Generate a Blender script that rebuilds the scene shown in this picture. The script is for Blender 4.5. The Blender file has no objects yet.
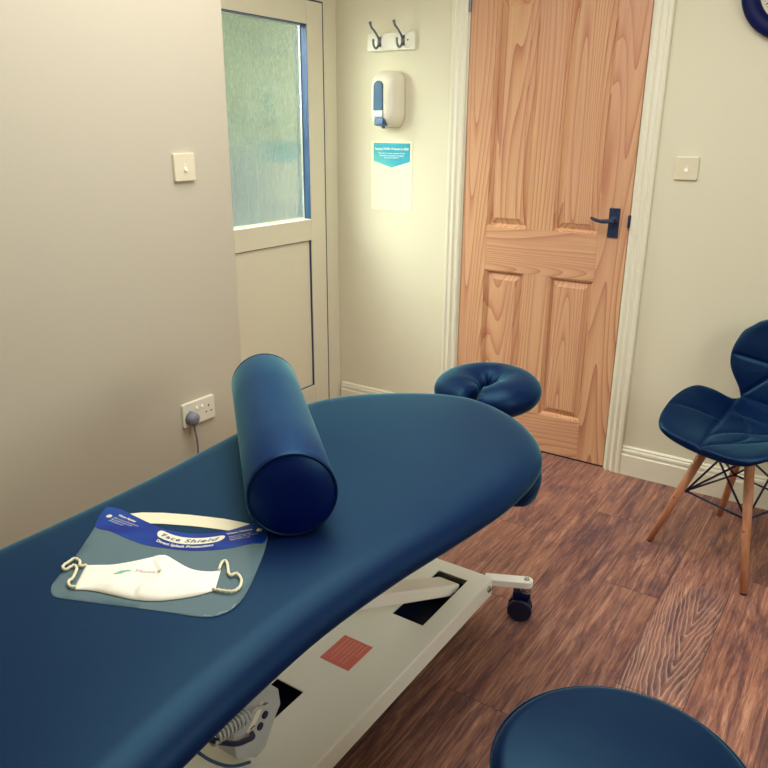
import bpy, bmesh, math, random
from math import sin, cos, pi, sqrt, radians
from mathutils import Vector, Matrix
random.seed(7)
C = bpy.context.scene.collection
S = bpy.context.scene

# ------------------------------------------------------------------ colours
def lin(c):
    c = c / 255.0
    return c / 12.92 if c <= 0.04045 else ((c + 0.055) / 1.055) ** 2.4
def rgb(r, g, b):
    return (lin(r), lin(g), lin(b), 1.0)

class NT:
    def __init__(s, name):
        s.m = bpy.data.materials.new(name); s.m.use_nodes = True
        s.t = s.m.node_tree; s.t.nodes.clear()
        s.out = s.n('ShaderNodeOutputMaterial')
    def n(s, typ, **kw):
        nd = s.t.nodes.new(typ)
        for k, v in kw.items():
            if k.startswith('i_'):
                key = k[2:].replace('_', ' ')
                nd.inputs[key].default_value = v
            else:
                setattr(nd, k, v)
        return nd
    def l(s, a, b):
        s.t.links.new(a, b)
    def math(s, op, a, b=None, c=None, clamp=False):
        nd = s.n('ShaderNodeMath', operation=op); nd.use_clamp = clamp
        for i, v in enumerate((a, b, c)):
            if v is None: continue
            if isinstance(v, (int, float)): nd.inputs[i].default_value = v
            else: s.l(v, nd.inputs[i])
        return nd.outputs[0]
    def mix(s, f, a, b, blend='MIX'):
        nd = s.n('ShaderNodeMix', data_type='RGBA', blend_type=blend)
        for i, v in ((0, f), (6, a), (7, b)):
            if isinstance(v, (int, float, tuple)): nd.inputs[i].default_value = v
            else: s.l(v, nd.inputs[i])
        return nd.outputs[2]
    def ramp(s, f, stops, interp='LINEAR'):
        nd = s.n('ShaderNodeValToRGB'); cr = nd.color_ramp; cr.interpolation = interp
        while len(cr.elements) < len(stops): cr.elements.new(0.5)
        for e, (p, c) in zip(cr.elements, stops):
            e.position = p; e.color = c
        s.l(f, nd.inputs[0]); return nd.outputs[0]
    def noise(s, vec, scale, detail=3, rough=0.5, dist=0.0):
        nd = s.n('ShaderNodeTexNoise'); nd.inputs['Scale'].default_value = scale
        nd.inputs['Detail'].default_value = detail; nd.inputs['Roughness'].default_value = rough
        nd.inputs['Distortion'].default_value = dist
        if vec is not None: s.l(vec, nd.inputs['Vector'])
        return nd.outputs['Fac']
    def mapping(s, vec, scale=(1, 1, 1), loc=(0, 0, 0), rot=(0, 0, 0)):
        nd = s.n('ShaderNodeMapping')
        nd.inputs['Scale'].default_value = scale; nd.inputs['Location'].default_value = loc
        nd.inputs['Rotation'].default_value = rot
        s.l(vec, nd.inputs['Vector']); return nd.outputs[0]
    def obj(s):
        return s.n('ShaderNodeTexCoord').outputs['Object']
    def pos(s):
        return s.n('ShaderNodeNewGeometry').outputs['Position']
    def bump(s, h, strength=0.2, dist=0.002):
        nd = s.n('ShaderNodeBump'); nd.inputs['Strength'].default_value = strength
        nd.inputs['Distance'].default_value = dist; s.l(h, nd.inputs['Height']); return nd.outputs[0]
    def pr(s, col, rough=0.5, metal=0.0, spec=0.5, normal=None, **kw):
        p = s.n('ShaderNodeBsdfPrincipled')
        for k, v in (('Base Color', col), ('Roughness', rough), ('Metallic', metal), ('Specular IOR Level', spec)):
            if isinstance(v, (int, float, tuple)): p.inputs[k].default_value = v
            else: s.l(v, p.inputs[k])
        for k, v in kw.items(): p.inputs[k.replace('_', ' ')].default_value = v
        if normal is not None: s.l(normal, p.inputs['Normal'])
        s.l(p.outputs[0], s.out.inputs[0]); return p

def plain(name, col, rough=0.5, metal=0.0, spec=0.5, var=0.04, scale=12, bump=0.0, bscale=200, **kw):
    t = NT(name); o = t.obj()
    n = t.noise(o, scale, 3)
    c = t.mix(t.math('MULTIPLY', n, var * 2), col, tuple(x * 0.75 for x in col[:3]) + (1,))
    nm = None
    if bump: nm = t.bump(t.noise(o, bscale, 2), bump, 0.001)
    t.pr(c, rough, metal, spec, nm, **kw); return t.m

M = {}
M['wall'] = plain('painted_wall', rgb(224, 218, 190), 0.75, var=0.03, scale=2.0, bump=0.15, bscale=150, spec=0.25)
M['wall_left'] = plain('painted_wall_shaded', rgb(196, 187, 164), 0.75, var=0.03, scale=2.0, bump=0.15, bscale=150, spec=0.25)  # same wall paint, darkened in colour to stand for the left wall's weaker light
M['ceiling'] = plain('painted_ceiling', rgb(225, 218, 190), 0.8)
M['trim'] = plain('gloss_white_trim', rgb(232, 227, 202), 0.35, var=0.03)
M['upvc'] = plain('upvc', rgb(222, 217, 192), 0.3, var=0.02)
M['plastic'] = plain('white_plastic', rgb(230, 225, 202), 0.3, var=0.02)
M['plastic_switch'] = plain('cream_plastic', rgb(226, 216, 184), 0.3, var=0.02)
M['gasket'] = plain('blue_black_gasket', rgb(14, 48, 78), 0.45, spec=0.3)
M['seam'] = plain('dark_seam', rgb(50, 55, 85), 0.6)
M['dark'] = plain('navy_black', rgb(8, 20, 62), 0.5)
M['dark_gloss'] = plain('navy_black_gloss', rgb(2, 14, 70), 0.5, spec=0.2)
M['chrome'] = plain('chrome', rgb(190, 190, 180), 0.25, metal=0.9)
M['zinc'] = plain('brushed_zinc', rgb(120, 125, 135), 0.35, metal=0.7)
M['iron'] = plain('black_iron', rgb(24, 42, 74), 0.45, bump=0.3, bscale=80)
M['cream_metal'] = plain('cream_painted_steel', rgb(244, 244, 232), 0.32, spec=0.7, var=0.03, scale=4)
M['grey_plastic'] = plain('grey_plastic', rgb(178, 184, 182), 0.45)
M['plug'] = plain('grey_blue_plug', rgb(122, 128, 134), 0.5)
M['red'] = plain('red_sticker', rgb(228, 112, 98), 0.5, var=0.3, scale=60)
M['red_text'] = plain('pale_sticker_print', rgb(228, 150, 130), 0.5)
M['blue_card'] = None
M['print_white'] = plain('white_print', rgb(235, 230, 200), 0.5)
M['print_navy'] = plain('navy_print', rgb(25, 40, 100), 0.5)
M['foam'] = plain('white_elastic', rgb(238, 228, 190), 0.8, bump=0.4, bscale=900)
M['cloth'] = plain('white_mask_cloth', rgb(253, 249, 228), 0.85, var=0.02, bump=0.3, bscale=1500)
M['paper'] = plain('paper', rgb(247, 238, 200), 0.7, var=0.01)
M['pale_print'] = plain('pale_grey_print', rgb(196, 190, 160), 0.7)
M['teal_print'] = plain('pale_teal_print', rgb(110, 185, 165), 0.7)
M['green_ink'] = plain('green_ink', rgb(120, 195, 165), 0.8)
M['grey_ink'] = plain('grey_ink', rgb(180, 176, 158), 0.8)
M['clock_face'] = plain('clock_face', rgb(214, 208, 180), 0.4)
M['hole'] = plain('dark_hole', rgb(28, 30, 50), 0.7)
M['rubber'] = plain('caster_rubber', rgb(6, 14, 48), 0.5)
M['bottle'] = plain('dark_blue_bottle', rgb(28, 76, 108), 0.4, var=0.3, scale=25, spec=0.3)
M['bottle_blue'] = plain('blue_lever', rgb(44, 78, 116), 0.35)
M['clear_cap'] = plain('milky_cap', rgb(180, 195, 190), 0.3)

# teal poster header
t = NT('poster_header'); o = t.obj()
sx = t.n('ShaderNodeSeparateXYZ'); t.l(o, sx.inputs[0])
f = t.math('ADD', t.math('MULTIPLY', sx.outputs[0], 2.2), t.math('MULTIPLY', sx.outputs[2], 3.2))
f = t.math('ADD', t.math('ADD', f, 0.55), t.math('MULTIPLY', t.noise(t.mapping(o, (9, 9, 40)), 1.6, 3), 0.25))
c = t.ramp(f, [(0.3, rgb(140, 205, 180)), (0.62, rgb(96, 192, 178)), (0.95, rgb(20, 150, 170))])
t.pr(c, 0.6); M['poster_header'] = t.m
# blue card
t = NT('blue_printed_card'); o = t.obj()
c = t.ramp(t.noise(t.mapping(o, (3, 9, 9)), 3.0, 2), [(0.35, rgb(0, 36, 128)), (0.7, rgb(0, 70, 150))])
t.pr(c, 0.3, spec=0.25); M['blue_card'] = t.m

def vinyl(name, col, rough=0.38, spec=0.5, fold=0.0):
    t = NT(name); o = t.obj()
    v = t.n('ShaderNodeTexVoronoi'); v.inputs['Scale'].default_value = 420; t.l(o, v.inputs['Vector'])
    h = t.math('ADD', t.math('MULTIPLY', v.outputs['Distance'], 0.3), t.noise(o, 9, 2))
    nm = t.bump(h, 0.12, 0.002)
    r = t.math('ADD', t.math('MULTIPLY', t.noise(o, 5, 3), 0.12), rough - 0.06)
    df = t.n('ShaderNodeBsdfDiffuse'); df.inputs['Roughness'].default_value = 0.3
    t.l(t.mix(t.noise(o, 3, 2), col, tuple(x * 0.8 for x in col[:3]) + (1,)), df.inputs['Color']); t.l(nm, df.inputs['Normal'])
    gs = t.n('ShaderNodeBsdfGlossy'); gs.inputs['Color'].default_value = (0.30, 0.68, 0.80, 1); t.l(r, gs.inputs['Roughness']); t.l(nm, gs.inputs['Normal'])
    fr = t.n('ShaderNodeFresnel'); fr.inputs['IOR'].default_value = 1.26 + 0.4 * spec; t.l(nm, fr.inputs['Normal'])
    ms = t.n('ShaderNodeMixShader'); t.l(fr.outputs[0], ms.inputs[0]); t.l(df.outputs[0], ms.inputs[1]); t.l(gs.outputs[0], ms.inputs[2])
    t.l(ms.outputs[0], t.out.inputs[0])
    return t.m
M['vinyl'] = vinyl('navy_vinyl', rgb(0, 10, 66), 0.46, 0.55)
M['vinyl_bolster'] = vinyl('navy_bolster_vinyl', rgb(0, 10, 84), 0.42, 0.5)
M['vinyl_chair'] = vinyl('navy_chair_leatherette', rgb(0, 14, 62), 0.44, 0.5)
M['vinyl_stool'] = vinyl('navy_stool_vinyl', rgb(0, 12, 62), 0.40, 0.6)
M['piping'] = vinyl('navy_piping', rgb(3, 16, 62), 0.4, 0.5)

# clear plastic visor
t = NT('clear_visor_plastic')
tr = t.n('ShaderNodeBsdfTransparent'); tr.inputs[0].default_value = (0.86, 0.93, 0.93, 1)
p = t.n('ShaderNodeBsdfPrincipled'); p.inputs['Base Color'].default_value = rgb(150, 178, 180)
p.inputs['Roughness'].default_value = 0.12; p.inputs['Specular IOR Level'].default_value = 0.9
mx = t.n('ShaderNodeMixShader'); mx.inputs[0].default_value = 0.27
t.l(tr.outputs[0], mx.inputs[1]); t.l(p.outputs[0], mx.inputs[2]); t.l(mx.outputs[0], t.out.inputs[0]); M['visor'] = t.m

# obscured window glass
t = NT('obscured_glass'); o = t.obj()
h = t.noise(t.mapping(o, (1, 1, 0.6)), 52, 2, 0.65, 1.4)
nm = t.bump(h, 1.0, 0.010)
tr = t.n('ShaderNodeBsdfTransparent'); tr.inputs[0].default_value = (0.92, 0.97, 0.95, 1)
p = t.n('ShaderNodeBsdfPrincipled'); p.inputs['Base Color'].default_value = (0.85, 0.93, 0.92, 1)
p.inputs['Roughness'].default_value = 0.06; p.inputs['Transmission Weight'].default_value = 1.0
p.inputs['IOR'].default_value = 1.35; t.l(nm, p.inputs['Normal'])
mx = t.n('ShaderNodeMixShader'); mx.inputs[0].default_value = 0.58
t.l(tr.outputs[0], mx.inputs[1]); t.l(p.outputs[0], mx.inputs[2])
gl = t.n('ShaderNodeBsdfGlossy'); gl.inputs['Roughness'].default_value = 0.10
t.l(t.bump(h, 0.3, 0.0025), gl.inputs['Normal'])
m2 = t.n('ShaderNodeMixShader'); m2.inputs[0].default_value = 0.18
t.l(mx.outputs[0], m2.inputs[1]); t.l(gl.outputs[0], m2.inputs[2]); t.l(m2.outputs[0], t.out.inputs[0]); M['glass'] = t.m

def pine(name, axis):
    t = NT(name); o = t.obj()
    inf = t.n('ShaderNodeObjectInfo')
    off = t.n('ShaderNodeCombineXYZ')
    t.l(t.math('MULTIPLY', inf.outputs['Random'], 37.0), off.inputs[0])
    t.l(t.math('MULTIPLY', inf.outputs['Random'], 91.0), off.inputs[2])
    va = t.n('ShaderNodeVectorMath', operation='ADD'); t.l(o, va.inputs[0]); t.l(off.outputs[0], va.inputs[1])
    sc = (4.5, 4.5, 0.32) if axis == 'z' else (0.4, 4.5, 4.5)
    n = t.noise(t.mapping(va.outputs[0], sc), 1.0, 1.0, 0.3, 0.1)
    bands = t.math('FRACT', t.math('MULTIPLY', n, 34.0))
    soft = t.math('POWER', bands, 1.6)
    sc2 = (150, 150, 3) if axis == 'z' else (3, 150, 150)
    fine = t.noise(t.mapping(va.outputs[0], sc2), 1.0, 3)
    sc3 = (7, 7, 1.0) if axis == 'z' else (1.0, 7, 7)
    blotch = t.noise(t.mapping(va.outputs[0], sc3), 1.0, 2)
    c = t.ramp(soft, [(0.0, rgb(216, 172, 128)), (0.5, rgb(209, 160, 116)), (0.82, rgb(190, 132, 94)), (1.0, rgb(168, 104, 76))])
    c = t.mix(t.math('MULTIPLY', t.math('SUBTRACT', blotch, 0.38, clamp=True), 1.6, clamp=True), c, rgb(204, 150, 122))
    c = t.mix(t.math('MULTIPLY', t.math('SUBTRACT', fine, 0.45, clamp=True), 1.1), c, rgb(172, 118, 94))
    t.pr(c, 0.5, 0, 0.35, t.bump(fine, 0.15, 0.001)); return t.m
M['pine_z'] = pine('pine_upright_grain', 'z'); M['pine_x'] = pine('pine_cross_grain', 'x')
t = NT('beech'); o = t.obj()
c = t.ramp(t.noise(t.mapping(o, (60, 60, 5)), 1, 3), [(0.3, rgb(208, 148, 108)), (0.7, rgb(184, 122, 86))])
t.pr(c, 0.45); M['beech'] = t.m

# floor planks: run along y, 0.185 m wide, seams staggered
t = NT('wood_plank_floor'); P = t.pos()
sp = t.n('ShaderNodeSeparateXYZ'); t.l(P, sp.inputs[0]); X, Y = sp.outputs[0], sp.outputs[1]
xr = t.math('DIVIDE', t.math('SUBTRACT', X, 1.98), 0.185)
row = t.math('FLOOR', xr); fx = t.math('FRACT', xr)
yr = t.math('DIVIDE', t.math('ADD', t.math('ADD', Y, 1.36), t.math('MULTIPLY', row, 0.47)), 1.22)
brd = t.math('FLOOR', yr); fy = t.math('FRACT', yr)
cid = t.n('ShaderNodeCombineXYZ'); t.l(row, cid.inputs[0]); t.l(brd, cid.inputs[1])
wn = t.n('ShaderNodeTexWhiteNoise', noise_dimensions='2D'); t.l(cid.outputs[0], wn.inputs['Vector'])
rnd, rcol = wn.outputs['Value'], wn.outputs['Color']
ofs = t.n('ShaderNodeVectorMath', operation='MULTIPLY_ADD')
t.l(rcol, ofs.inputs[0]); ofs.inputs[1].default_value = (19, 31, 7); t.l(P, ofs.inputs[2])
V = ofs.outputs[0]
g1 = t.noise(t.mapping(V, (60, 3.6, 1)), 1.0, 8, 0.74, 0.9)
g2 = t.noise(t.mapping(V, (9, 2.4, 1)), 1.0, 5, 0.65, 1.2)
g3 = t.noise(t.mapping(V, (170, 12, 1)), 1.0, 3, 0.6)
c = t.ramp(g1, [(0.30, rgb(64, 42, 50)), (0.43, rgb(116, 78, 70)), (0.55, rgb(154, 108, 90)), (0.70, rgb(198, 154, 130))])
c = t.mix(t.math('MULTIPLY', t.math('SUBTRACT', g2, 0.50, clamp=True), 4.0, clamp=True), c, rgb(72, 50, 64))
c = t.mix(t.math('MULTIPLY', t.math('SUBTRACT', 0.46, g2, clamp=True), 2.6, clamp=True), c, rgb(184, 136, 108))
tone = t.ramp(rnd, [(0.0, (0.72, 0.72, 0.80, 1)), (0.35, (1.04, 1.0, 0.96, 1)), (0.65, (0.88, 0.84, 0.86, 1)), (1.0, (1.25, 1.18, 1.10, 1))])
c = t.mix(1.0, c, tone, 'MULTIPLY')
c = t.mix(t.math('MULTIPLY', t.math('SUBTRACT', g3, 0.52, clamp=True), 2.6, clamp=True), c, rgb(70, 46, 52))
c = t.mix(t.math('MULTIPLY', t.math('SUBTRACT', 0.42, g3, clamp=True), 2.2, clamp=True), c, rgb(198, 156, 134))
# limed speckle following the grain
sp1 = t.math('MULTIPLY', t.math('SUBTRACT', g3, 0.60, clamp=True), 5.0, clamp=True)
sp1 = t.math('MULTIPLY', sp1, t.math('MULTIPLY', t.math('SUBTRACT', t.noise(V, 3.0, 2), 0.45, clamp=True), 4.0, clamp=True))
c = t.mix(t.math('MULTIPLY', sp1, 0.7), c, rgb(196, 160, 138))
# cathedral limed grain on the board beside the chair
arch = t.math('ADD', t.math('MULTIPLY', t.math('POWER', t.math('ABSOLUTE', t.math('SUBTRACT', X, 2.10)), 1.25), -26.0),
              t.math('MULTIPLY', Y, 2.2))
arch = t.math('ADD', arch, t.math('MULTIPLY', t.noise(t.mapping(P, (18, 5, 1)), 1.0, 3), 0.50))
aw = t.math('POWER', t.math('FRACT', t.math('MULTIPLY', arch, 5.5)), 4.0)
m1 = t.math('MULTIPLY', t.math('LESS_THAN', t.math('ABSOLUTE', t.math('SUBTRACT', X, 2.075)), 0.088),
            t.math('MULTIPLY', t.math('SUBTRACT', 0.42, t.math('ABSOLUTE', t.math('ADD', Y, 1.12)), clamp=True), 6.0, clamp=True))
m1 = t.math('MULTIPLY', m1, t.math('GREATER_THAN', t.noise(P, 16.0, 3), 0.33))
c = t.mix(t.math('MULTIPLY', t.math('MULTIPLY', aw, m1), 0.7), c, rgb(214, 184, 164))
# knots
vo = t.n('ShaderNodeTexVoronoi', feature='DISTANCE_TO_EDGE'); vo.feature = 'F1'
vo.inputs['Scale'].default_value = 1.0; t.l(t.mapping(P, (3.1, 1.6, 0)), vo.inputs['Vector'])
kn = t.math('MULTIPLY', t.math('SUBTRACT', 0.075, vo.outputs['Distance'], clamp=True), 16.0, clamp=True)
c = t.mix(t.math('MULTIPLY', kn, 0.8), c, rgb(60, 38, 44))
# seams
ex = t.math('MINIMUM', fx, t.math('SUBTRACT', 1.0, fx)); ey = t.math('MINIMUM', fy, t.math('SUBTRACT', 1.0, fy))
sm = t.math('MAXIMUM', t.math('LESS_THAN', ex, 0.009), t.math('LESS_THAN', ey, 0.0016))
c = t.mix(t.math('MULTIPLY', sm, 0.55), c, rgb(60, 40, 44))
t.pr(c, t.math('ADD', 0.42, t.math('MULTIPLY', g1, 0.2)), 0, 0.35, t.bump(t.math('SUBTRACT', g1, sm), 0.15, 0.002))
M['floor'] = t.m
# outdoors
t = NT('hedge_leaves'); P = t.pos()
c = t.ramp(t.noise(P, 7.0, 5, 0.7), [(0.3, rgb(66, 96, 72)), (0.6, rgb(118, 150, 116)), (0.8, rgb(160, 184, 150))])
t.pr(c, 0.7); M['hedge'] = t.m
t = NT('blue_fence_paint'); P = t.pos()
c = t.ramp(t.noise(t.mapping(P, (1, 8, 1)), 2.0, 3), [(0.3, rgb(26, 66, 84)), (0.7, rgb(46, 90, 106))])
t.pr(c, 0.7); M['fence'] = t.m
M['paving'] = plain('pale_paving', rgb(190, 190, 175), 0.8, var=0.3, scale=4)

# ------------------------------------------------------------------ mesh helpers
def new_bm(): return bmesh.new()
def link(name, bm, mat, parent=None, smooth=False, loc=None, bevel=0.0, kind=None, auto=None):
    bmesh.ops.recalc_face_normals(bm, faces=bm.faces)
    me = bpy.data.meshes.new(name)
    if smooth:
        for f in bm.faces: f.smooth = True
    bm.to_mesh(me); bm.free()
    o = bpy.data.objects.new(name, me); C.objects.link(o)
    if mat is not None: me.materials.append(mat)
    if loc is not None:
        o.location = loc
        for v in me.vertices: v.co -= Vector(loc)
    if parent is not None:
        o.parent = parent
        o.matrix_parent_inverse = Matrix.Identity(4)
        # meshes are modelled in the parent's frame
    if bevel:
        m = o.modifiers.new('bevel', 'BEVEL'); m.width = bevel; m.segments = 2; m.limit_method = 'ANGLE'; m.angle_limit = radians(35)
        m.harden_normals = False
    if auto:
        me.shade_smooth() if hasattr(me, 'shade_smooth') else None
    if kind: o['kind'] = kind
    return o
def box(bm, x0, x1, y0, y1, z0, z1, mat4=None):
    vs = [bm.verts.new((x, y, z)) for x in (x0, x1) for y in (y0, y1) for z in (z0, z1)]
    for q in ((0, 1, 3, 2), (4, 6, 7, 5), (0, 4, 5, 1), (2, 3, 7, 6), (0, 2, 6, 4), (1, 5, 7, 3)):
        bm.faces.new([vs[i] for i in q])
    if mat4 is not None: bmesh.ops.transform(bm, matrix=mat4, verts=vs)
    return vs
def B(x0, x1, y0, y1, z0, z1):
    bm = new_bm(); box(bm, x0, x1, y0, y1, z0, z1); return bm
def tube(bm, pts, r, seg=10, r2=None, closed=False, flat=1.0):
    """sweep a circle (radius may be a list) along a polyline"""
    pts = [Vector(p) for p in pts]; n = len(pts)
    rr = r if isinstance(r, (list, tuple)) else [r] * n
    if r2 is not None: rr = [r + (r2 - r) * i / (n - 1) for i in range(n)]
    rings = []; up = None
    for i, p in enumerate(pts):
        a = pts[(i - 1) % n] if (i > 0 or closed) else p
        b = pts[(i + 1) % n] if (i < n - 1 or closed) else p
        d = (b - a).normalized()
        if up is None:
            up = Vector((0, 0, 1)) if abs(d.z) < 0.9 else Vector((1, 0, 0))
        u = (up - d * up.dot(d)).normalized(); v = d.cross(u); up = u
        rings.append([bm.verts.new(p + (u * cos(2 * pi * k / seg) * flat + v * sin(2 * pi * k / seg)) * rr[i]) for k in range(seg)])
    m = n if closed else n - 1
    for i in range(m):
        A, Bq = rings[i], rings[(i + 1) % n]
        for k in range(seg):
            bm.faces.new((A[k], A[(k + 1) % seg], Bq[(k + 1) % seg], Bq[k]))
    if not closed:
        bm.faces.new(rings[0][::-1]); bm.faces.new(rings[-1])
    return bm
def T(pts, r, **kw): return tube(new_bm(), pts, r, **kw)
def lathe(bm, prof, seg=48, mat4=None):
    """revolve (r,z) about z"""
    rings = []
    allv = []
    for r, z in prof:
        if r < 1e-6:
            v = [bm.verts.new((0, 0, z))]
        else:
            v = [bm.verts.new((r * cos(2 * pi * k / seg), r * sin(2 * pi * k / seg), z)) for k in range(seg)]
        rings.append(v); allv += v
    for A, Bq in zip(rings, rings[1:]):
        for k in range(seg):
            k2 = (k + 1) % seg
            if len(A) == 1 and len(Bq) == 1: continue
            if len(A) == 1: bm.faces.new((A[0], Bq[k], Bq[k2]))
            elif len(Bq) == 1: bm.faces.new((A[k], A[k2], Bq[0]))
            else: bm.faces.new((A[k], A[k2], Bq[k2], Bq[k]))
    if mat4 is not None: bmesh.ops.transform(bm, matrix=mat4, verts=allv)
    return bm
def slab(outline, z0, z1):
    """closed 2D outline extruded in z"""
    bm = new_bm()
    a = [bm.verts.new((x, y, z0)) for x, y in outline]; b = [bm.verts.new((x, y, z1)) for x, y in outline]
    n = len(outline)
    bm.faces.new(a[::-1]); bm.faces.new(b)
    for i in range(n): bm.faces.new((a[i], a[(i + 1) % n], b[(i + 1) % n], b[i]))
    return bm
def spline(P, k=8, closed=False):
    P = [tuple(p) for p in P]; n = len(P); out = []
    rng = range(n) if closed else range(n - 1)
    for i in rng:
        p1, p2 = P[i], P[(i + 1) % n]
        p0 = P[(i - 1) % n] if (closed or i > 0) else p1
        p3 = P[(i + 2) % n] if (closed or i < n - 2) else p2
        for j in range(k):
            t = j / k
            out.append(tuple(0.5 * ((2 * b) + (c - a) * t + (2 * a - 5 * b + 4 * c - d) * t * t + (-a + 3 * b - 3 * c + d) * t ** 3)
                             for a, b, c, d in zip(p0, p1, p2, p3)))
    if not closed: out.append(P[-1])
    return out
def interp(xs, ys, x):
    if x <= xs[0]: return ys[0]
    if x >= xs[-1]: return ys[-1]
    n = len(xs)
    for i in range(n - 1):
        if x <= xs[i + 1]:
            def sl(j):
                if j == 0: return (ys[1] - ys[0]) / (xs[1] - xs[0])
                if j == n - 1: return (ys[-1] - ys[-2]) / (xs[-1] - xs[-2])
                return (ys[j + 1] - ys[j - 1]) / (xs[j + 1] - xs[j - 1])
            h = xs[i + 1] - xs[i]; t = (x - xs[i]) / h
            return ((2 * t ** 3 - 3 * t * t + 1) * ys[i] + (t ** 3 - 2 * t * t + t) * h * sl(i)
                    + (3 * t * t - 2 * t ** 3) * ys[i + 1] + (t ** 3 - t * t) * h * sl(i + 1))
def offset(outl, d):
    n = len(outl); res = []
    for i in range(n):
        x0, y0 = outl[i - 1]; x1, y1 = outl[(i + 1) % n]
        tx, ty = x1 - x0, y1 - y0; L = math.hypot(tx, ty) or 1
        res.append((outl[i][0] - ty / L * d, outl[i][1] + tx / L * d))   # inward for ccw outline
    return res
def pad(outl, prof):
    """stack of rings: prof = [(inset, z)...]; ends filled"""
    bm = new_bm(); rings = []
    for ins, z in prof:
        rings.append([bm.verts.new((x, y, z)) for x, y in offset(outl, ins)])
    n = len(outl)
    for A, Bq in zip(rings, rings[1:]):
        for k in range(n): bm.faces.new((A[k], A[(k + 1) % n], Bq[(k + 1) % n], Bq[k]))
    bm.faces.new(rings[0][::-1]); bm.faces.new(rings[-1])
    return bm
def thing(name, label, cat, loc=(0, 0, 0), rotz=0.0, group=None):
    o = bpy.data.objects.new(name, None); C.objects.link(o)
    o.empty_display_size = 0.05
    o.location = loc; o.rotation_euler = (0, 0, rotz); o['label'] = label; o['category'] = cat
    if group: o['group'] = group
    return o
def tag(o, label, cat, group=None):
    o['label'] = label; o['category'] = cat
    if group: o['group'] = group
    return o
def text(body, size, mat, parent, mat4, name='lettering', align='LEFT', bend=None, bold=0.0, width=None, shear=0.0, space=1.0, drape=None):
    cu = bpy.data.curves.new(name, 'FONT'); cu.body = body; cu.size = size; cu.align_x = align
    cu.offset = bold; cu.space_character = space; cu.resolution_u = 3; cu.shear = shear; cu.space_line = 1.1
    to = bpy.data.objects.new('tmp', cu); C.objects.link(to)
    dg = bpy.context.evaluated_depsgraph_get()
    me = bpy.data.meshes.new_from_object(to.evaluated_get(dg))
    bpy.data.objects.remove(to); bpy.data.curves.remove(cu)
    if width:
        xs = [v.co.x for v in me.vertices]; w0 = max(xs) - min(xs); k = width / w0
        for v in me.vertices: v.co.x *= k
    if bend:
        for v in me.vertices: v.co.y += bend(v.co.x)
    me.transform(mat4)
    if drape:
        for v in me.vertices: v.co.z = drape(v.co.x, v.co.y)
    me.name = name; me.materials.clear(); me.materials.append(mat)
    o = bpy.data.objects.new(name, me); C.objects.link(o)
    if parent is not None: o.parent = parent
    return o
RX90 = Matrix.Rotation(pi / 2, 4, 'X')

# ================================================================== SETTING
XL, YC, H = 0.483, -1.226, 2.42
XR, YF = 3.9, -4.3
fl = link('floor', B(-0.02, XR, YF, 0.1, -0.05, 0.0), M['floor'], kind='structure')
link('ceiling', B(-0.02, XR, YF, 0.1, H, H + 0.05), M['ceiling'], kind='structure')
D0, D1, DZ = 0.732, 1.494, 2.075
OP0, OP1 = D0 - 0.028, D1 + 0.028        # opening incl. lining
bm = B(-0.12, OP0, 0, 0.1, 0, H); box(bm, OP1, XR, 0, 0.1, 0, H); box(bm, OP0, OP1, 0, 0.1, DZ + 0.03, H)
link('wall_back', bm, M['wall'], kind='structure')
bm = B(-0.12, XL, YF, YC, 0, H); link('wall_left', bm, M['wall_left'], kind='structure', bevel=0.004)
bm = B(-0.12, 0.0, YC, -1.115, 0, H); box(bm, -0.12, 0.0, -1.115, 0, 2.09, H)
link('wall_alcove', bm, M['wall'], kind='structure')
link('wall_right', B(XR, XR + 0.1, YF, 0.1, 0, H), M['wall'], kind='structure')
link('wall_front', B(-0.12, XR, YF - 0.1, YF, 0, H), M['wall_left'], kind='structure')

# skirting boards with moulded top
def skirting(name, x0, x1):
    prof = [(0, 0), (-0.018, 0), (-0.018, 0.092), (-0.0145, 0.097), (-0.0145, 0.103), (-0.016, 0.108), (-0.014, 0.117), (-0.010, 0.121), (-0.011, 0.127), (-0.006, 0.133), (0, 0.133)]
    bm = new_bm()
    a = [bm.verts.new((x0, y - 0.0005, z)) for y, z in prof]; b = [bm.verts.new((x1, y - 0.0005, z)) for y, z in prof]
    n = len(prof); bm.faces.new(a); bm.faces.new(b[::-1])
    for i in range(n): bm.faces.new((a[i], a[(i + 1) % n], b[(i + 1) % n], b[i]))
    return link(name, bm, M['trim'], kind='structure')
skirting('baseboard_back', 1.577, XR); skirting('baseboard_alcove', 0.028, 0.647)

# architrave + lining of the timber door
def architrave(x0, x1, sgn):
    # moulded cross-section across x (x0 = door side)
    w = x1 - x0
    prof = [(0, 0), (0, -0.010), (0.10, -0.014), (0.18, -0.014), (0.24, -0.0105), (0.34, -0.0105), (0.46, -0.019), (0.55, -0.018), (0.62, -0.0145), (0.70, -0.0145), (0.78, -0.020), (0.94, -0.020), (1, -0.016), (1, 0)]
    bm = new_bm()
    a = [bm.verts.new((x0 + w * u, y - 0.0005, 0.0)) for u, y in prof]; b = [bm.verts.new((x0 + w * u, y - 0.0005, DZ + 0.075)) for u, y in prof]
    n = len(prof); bm.faces.new(a); bm.faces.new(b[::-1])
    for i in range(n): bm.faces.new((a[i], a[(i + 1) % n], b[(i + 1) % n], b[i]))
    return bm
link('trim_1', architrave(D0 - 0.010, 0.648, -1), M['trim'], kind='structure')
link('trim_2', architrave(D1 + 0.010, 1.576, 1), M['trim'], kind='structure')
link('trim_3', B(0.648, 1.576, -0.018, -0.0005, DZ + 0.0755, DZ + 0.14), M['trim'], kind='structure')
bm = B(OP0, D0 - 0.003, 0.0, 0.1, 0, DZ + 0.003); box(bm, D1 + 0.003, OP1, 0.0, 0.1, 0, DZ + 0.003); box(bm, OP0, OP1, 0.0, 0.1, DZ + 0.003, DZ + 0.03)
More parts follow.
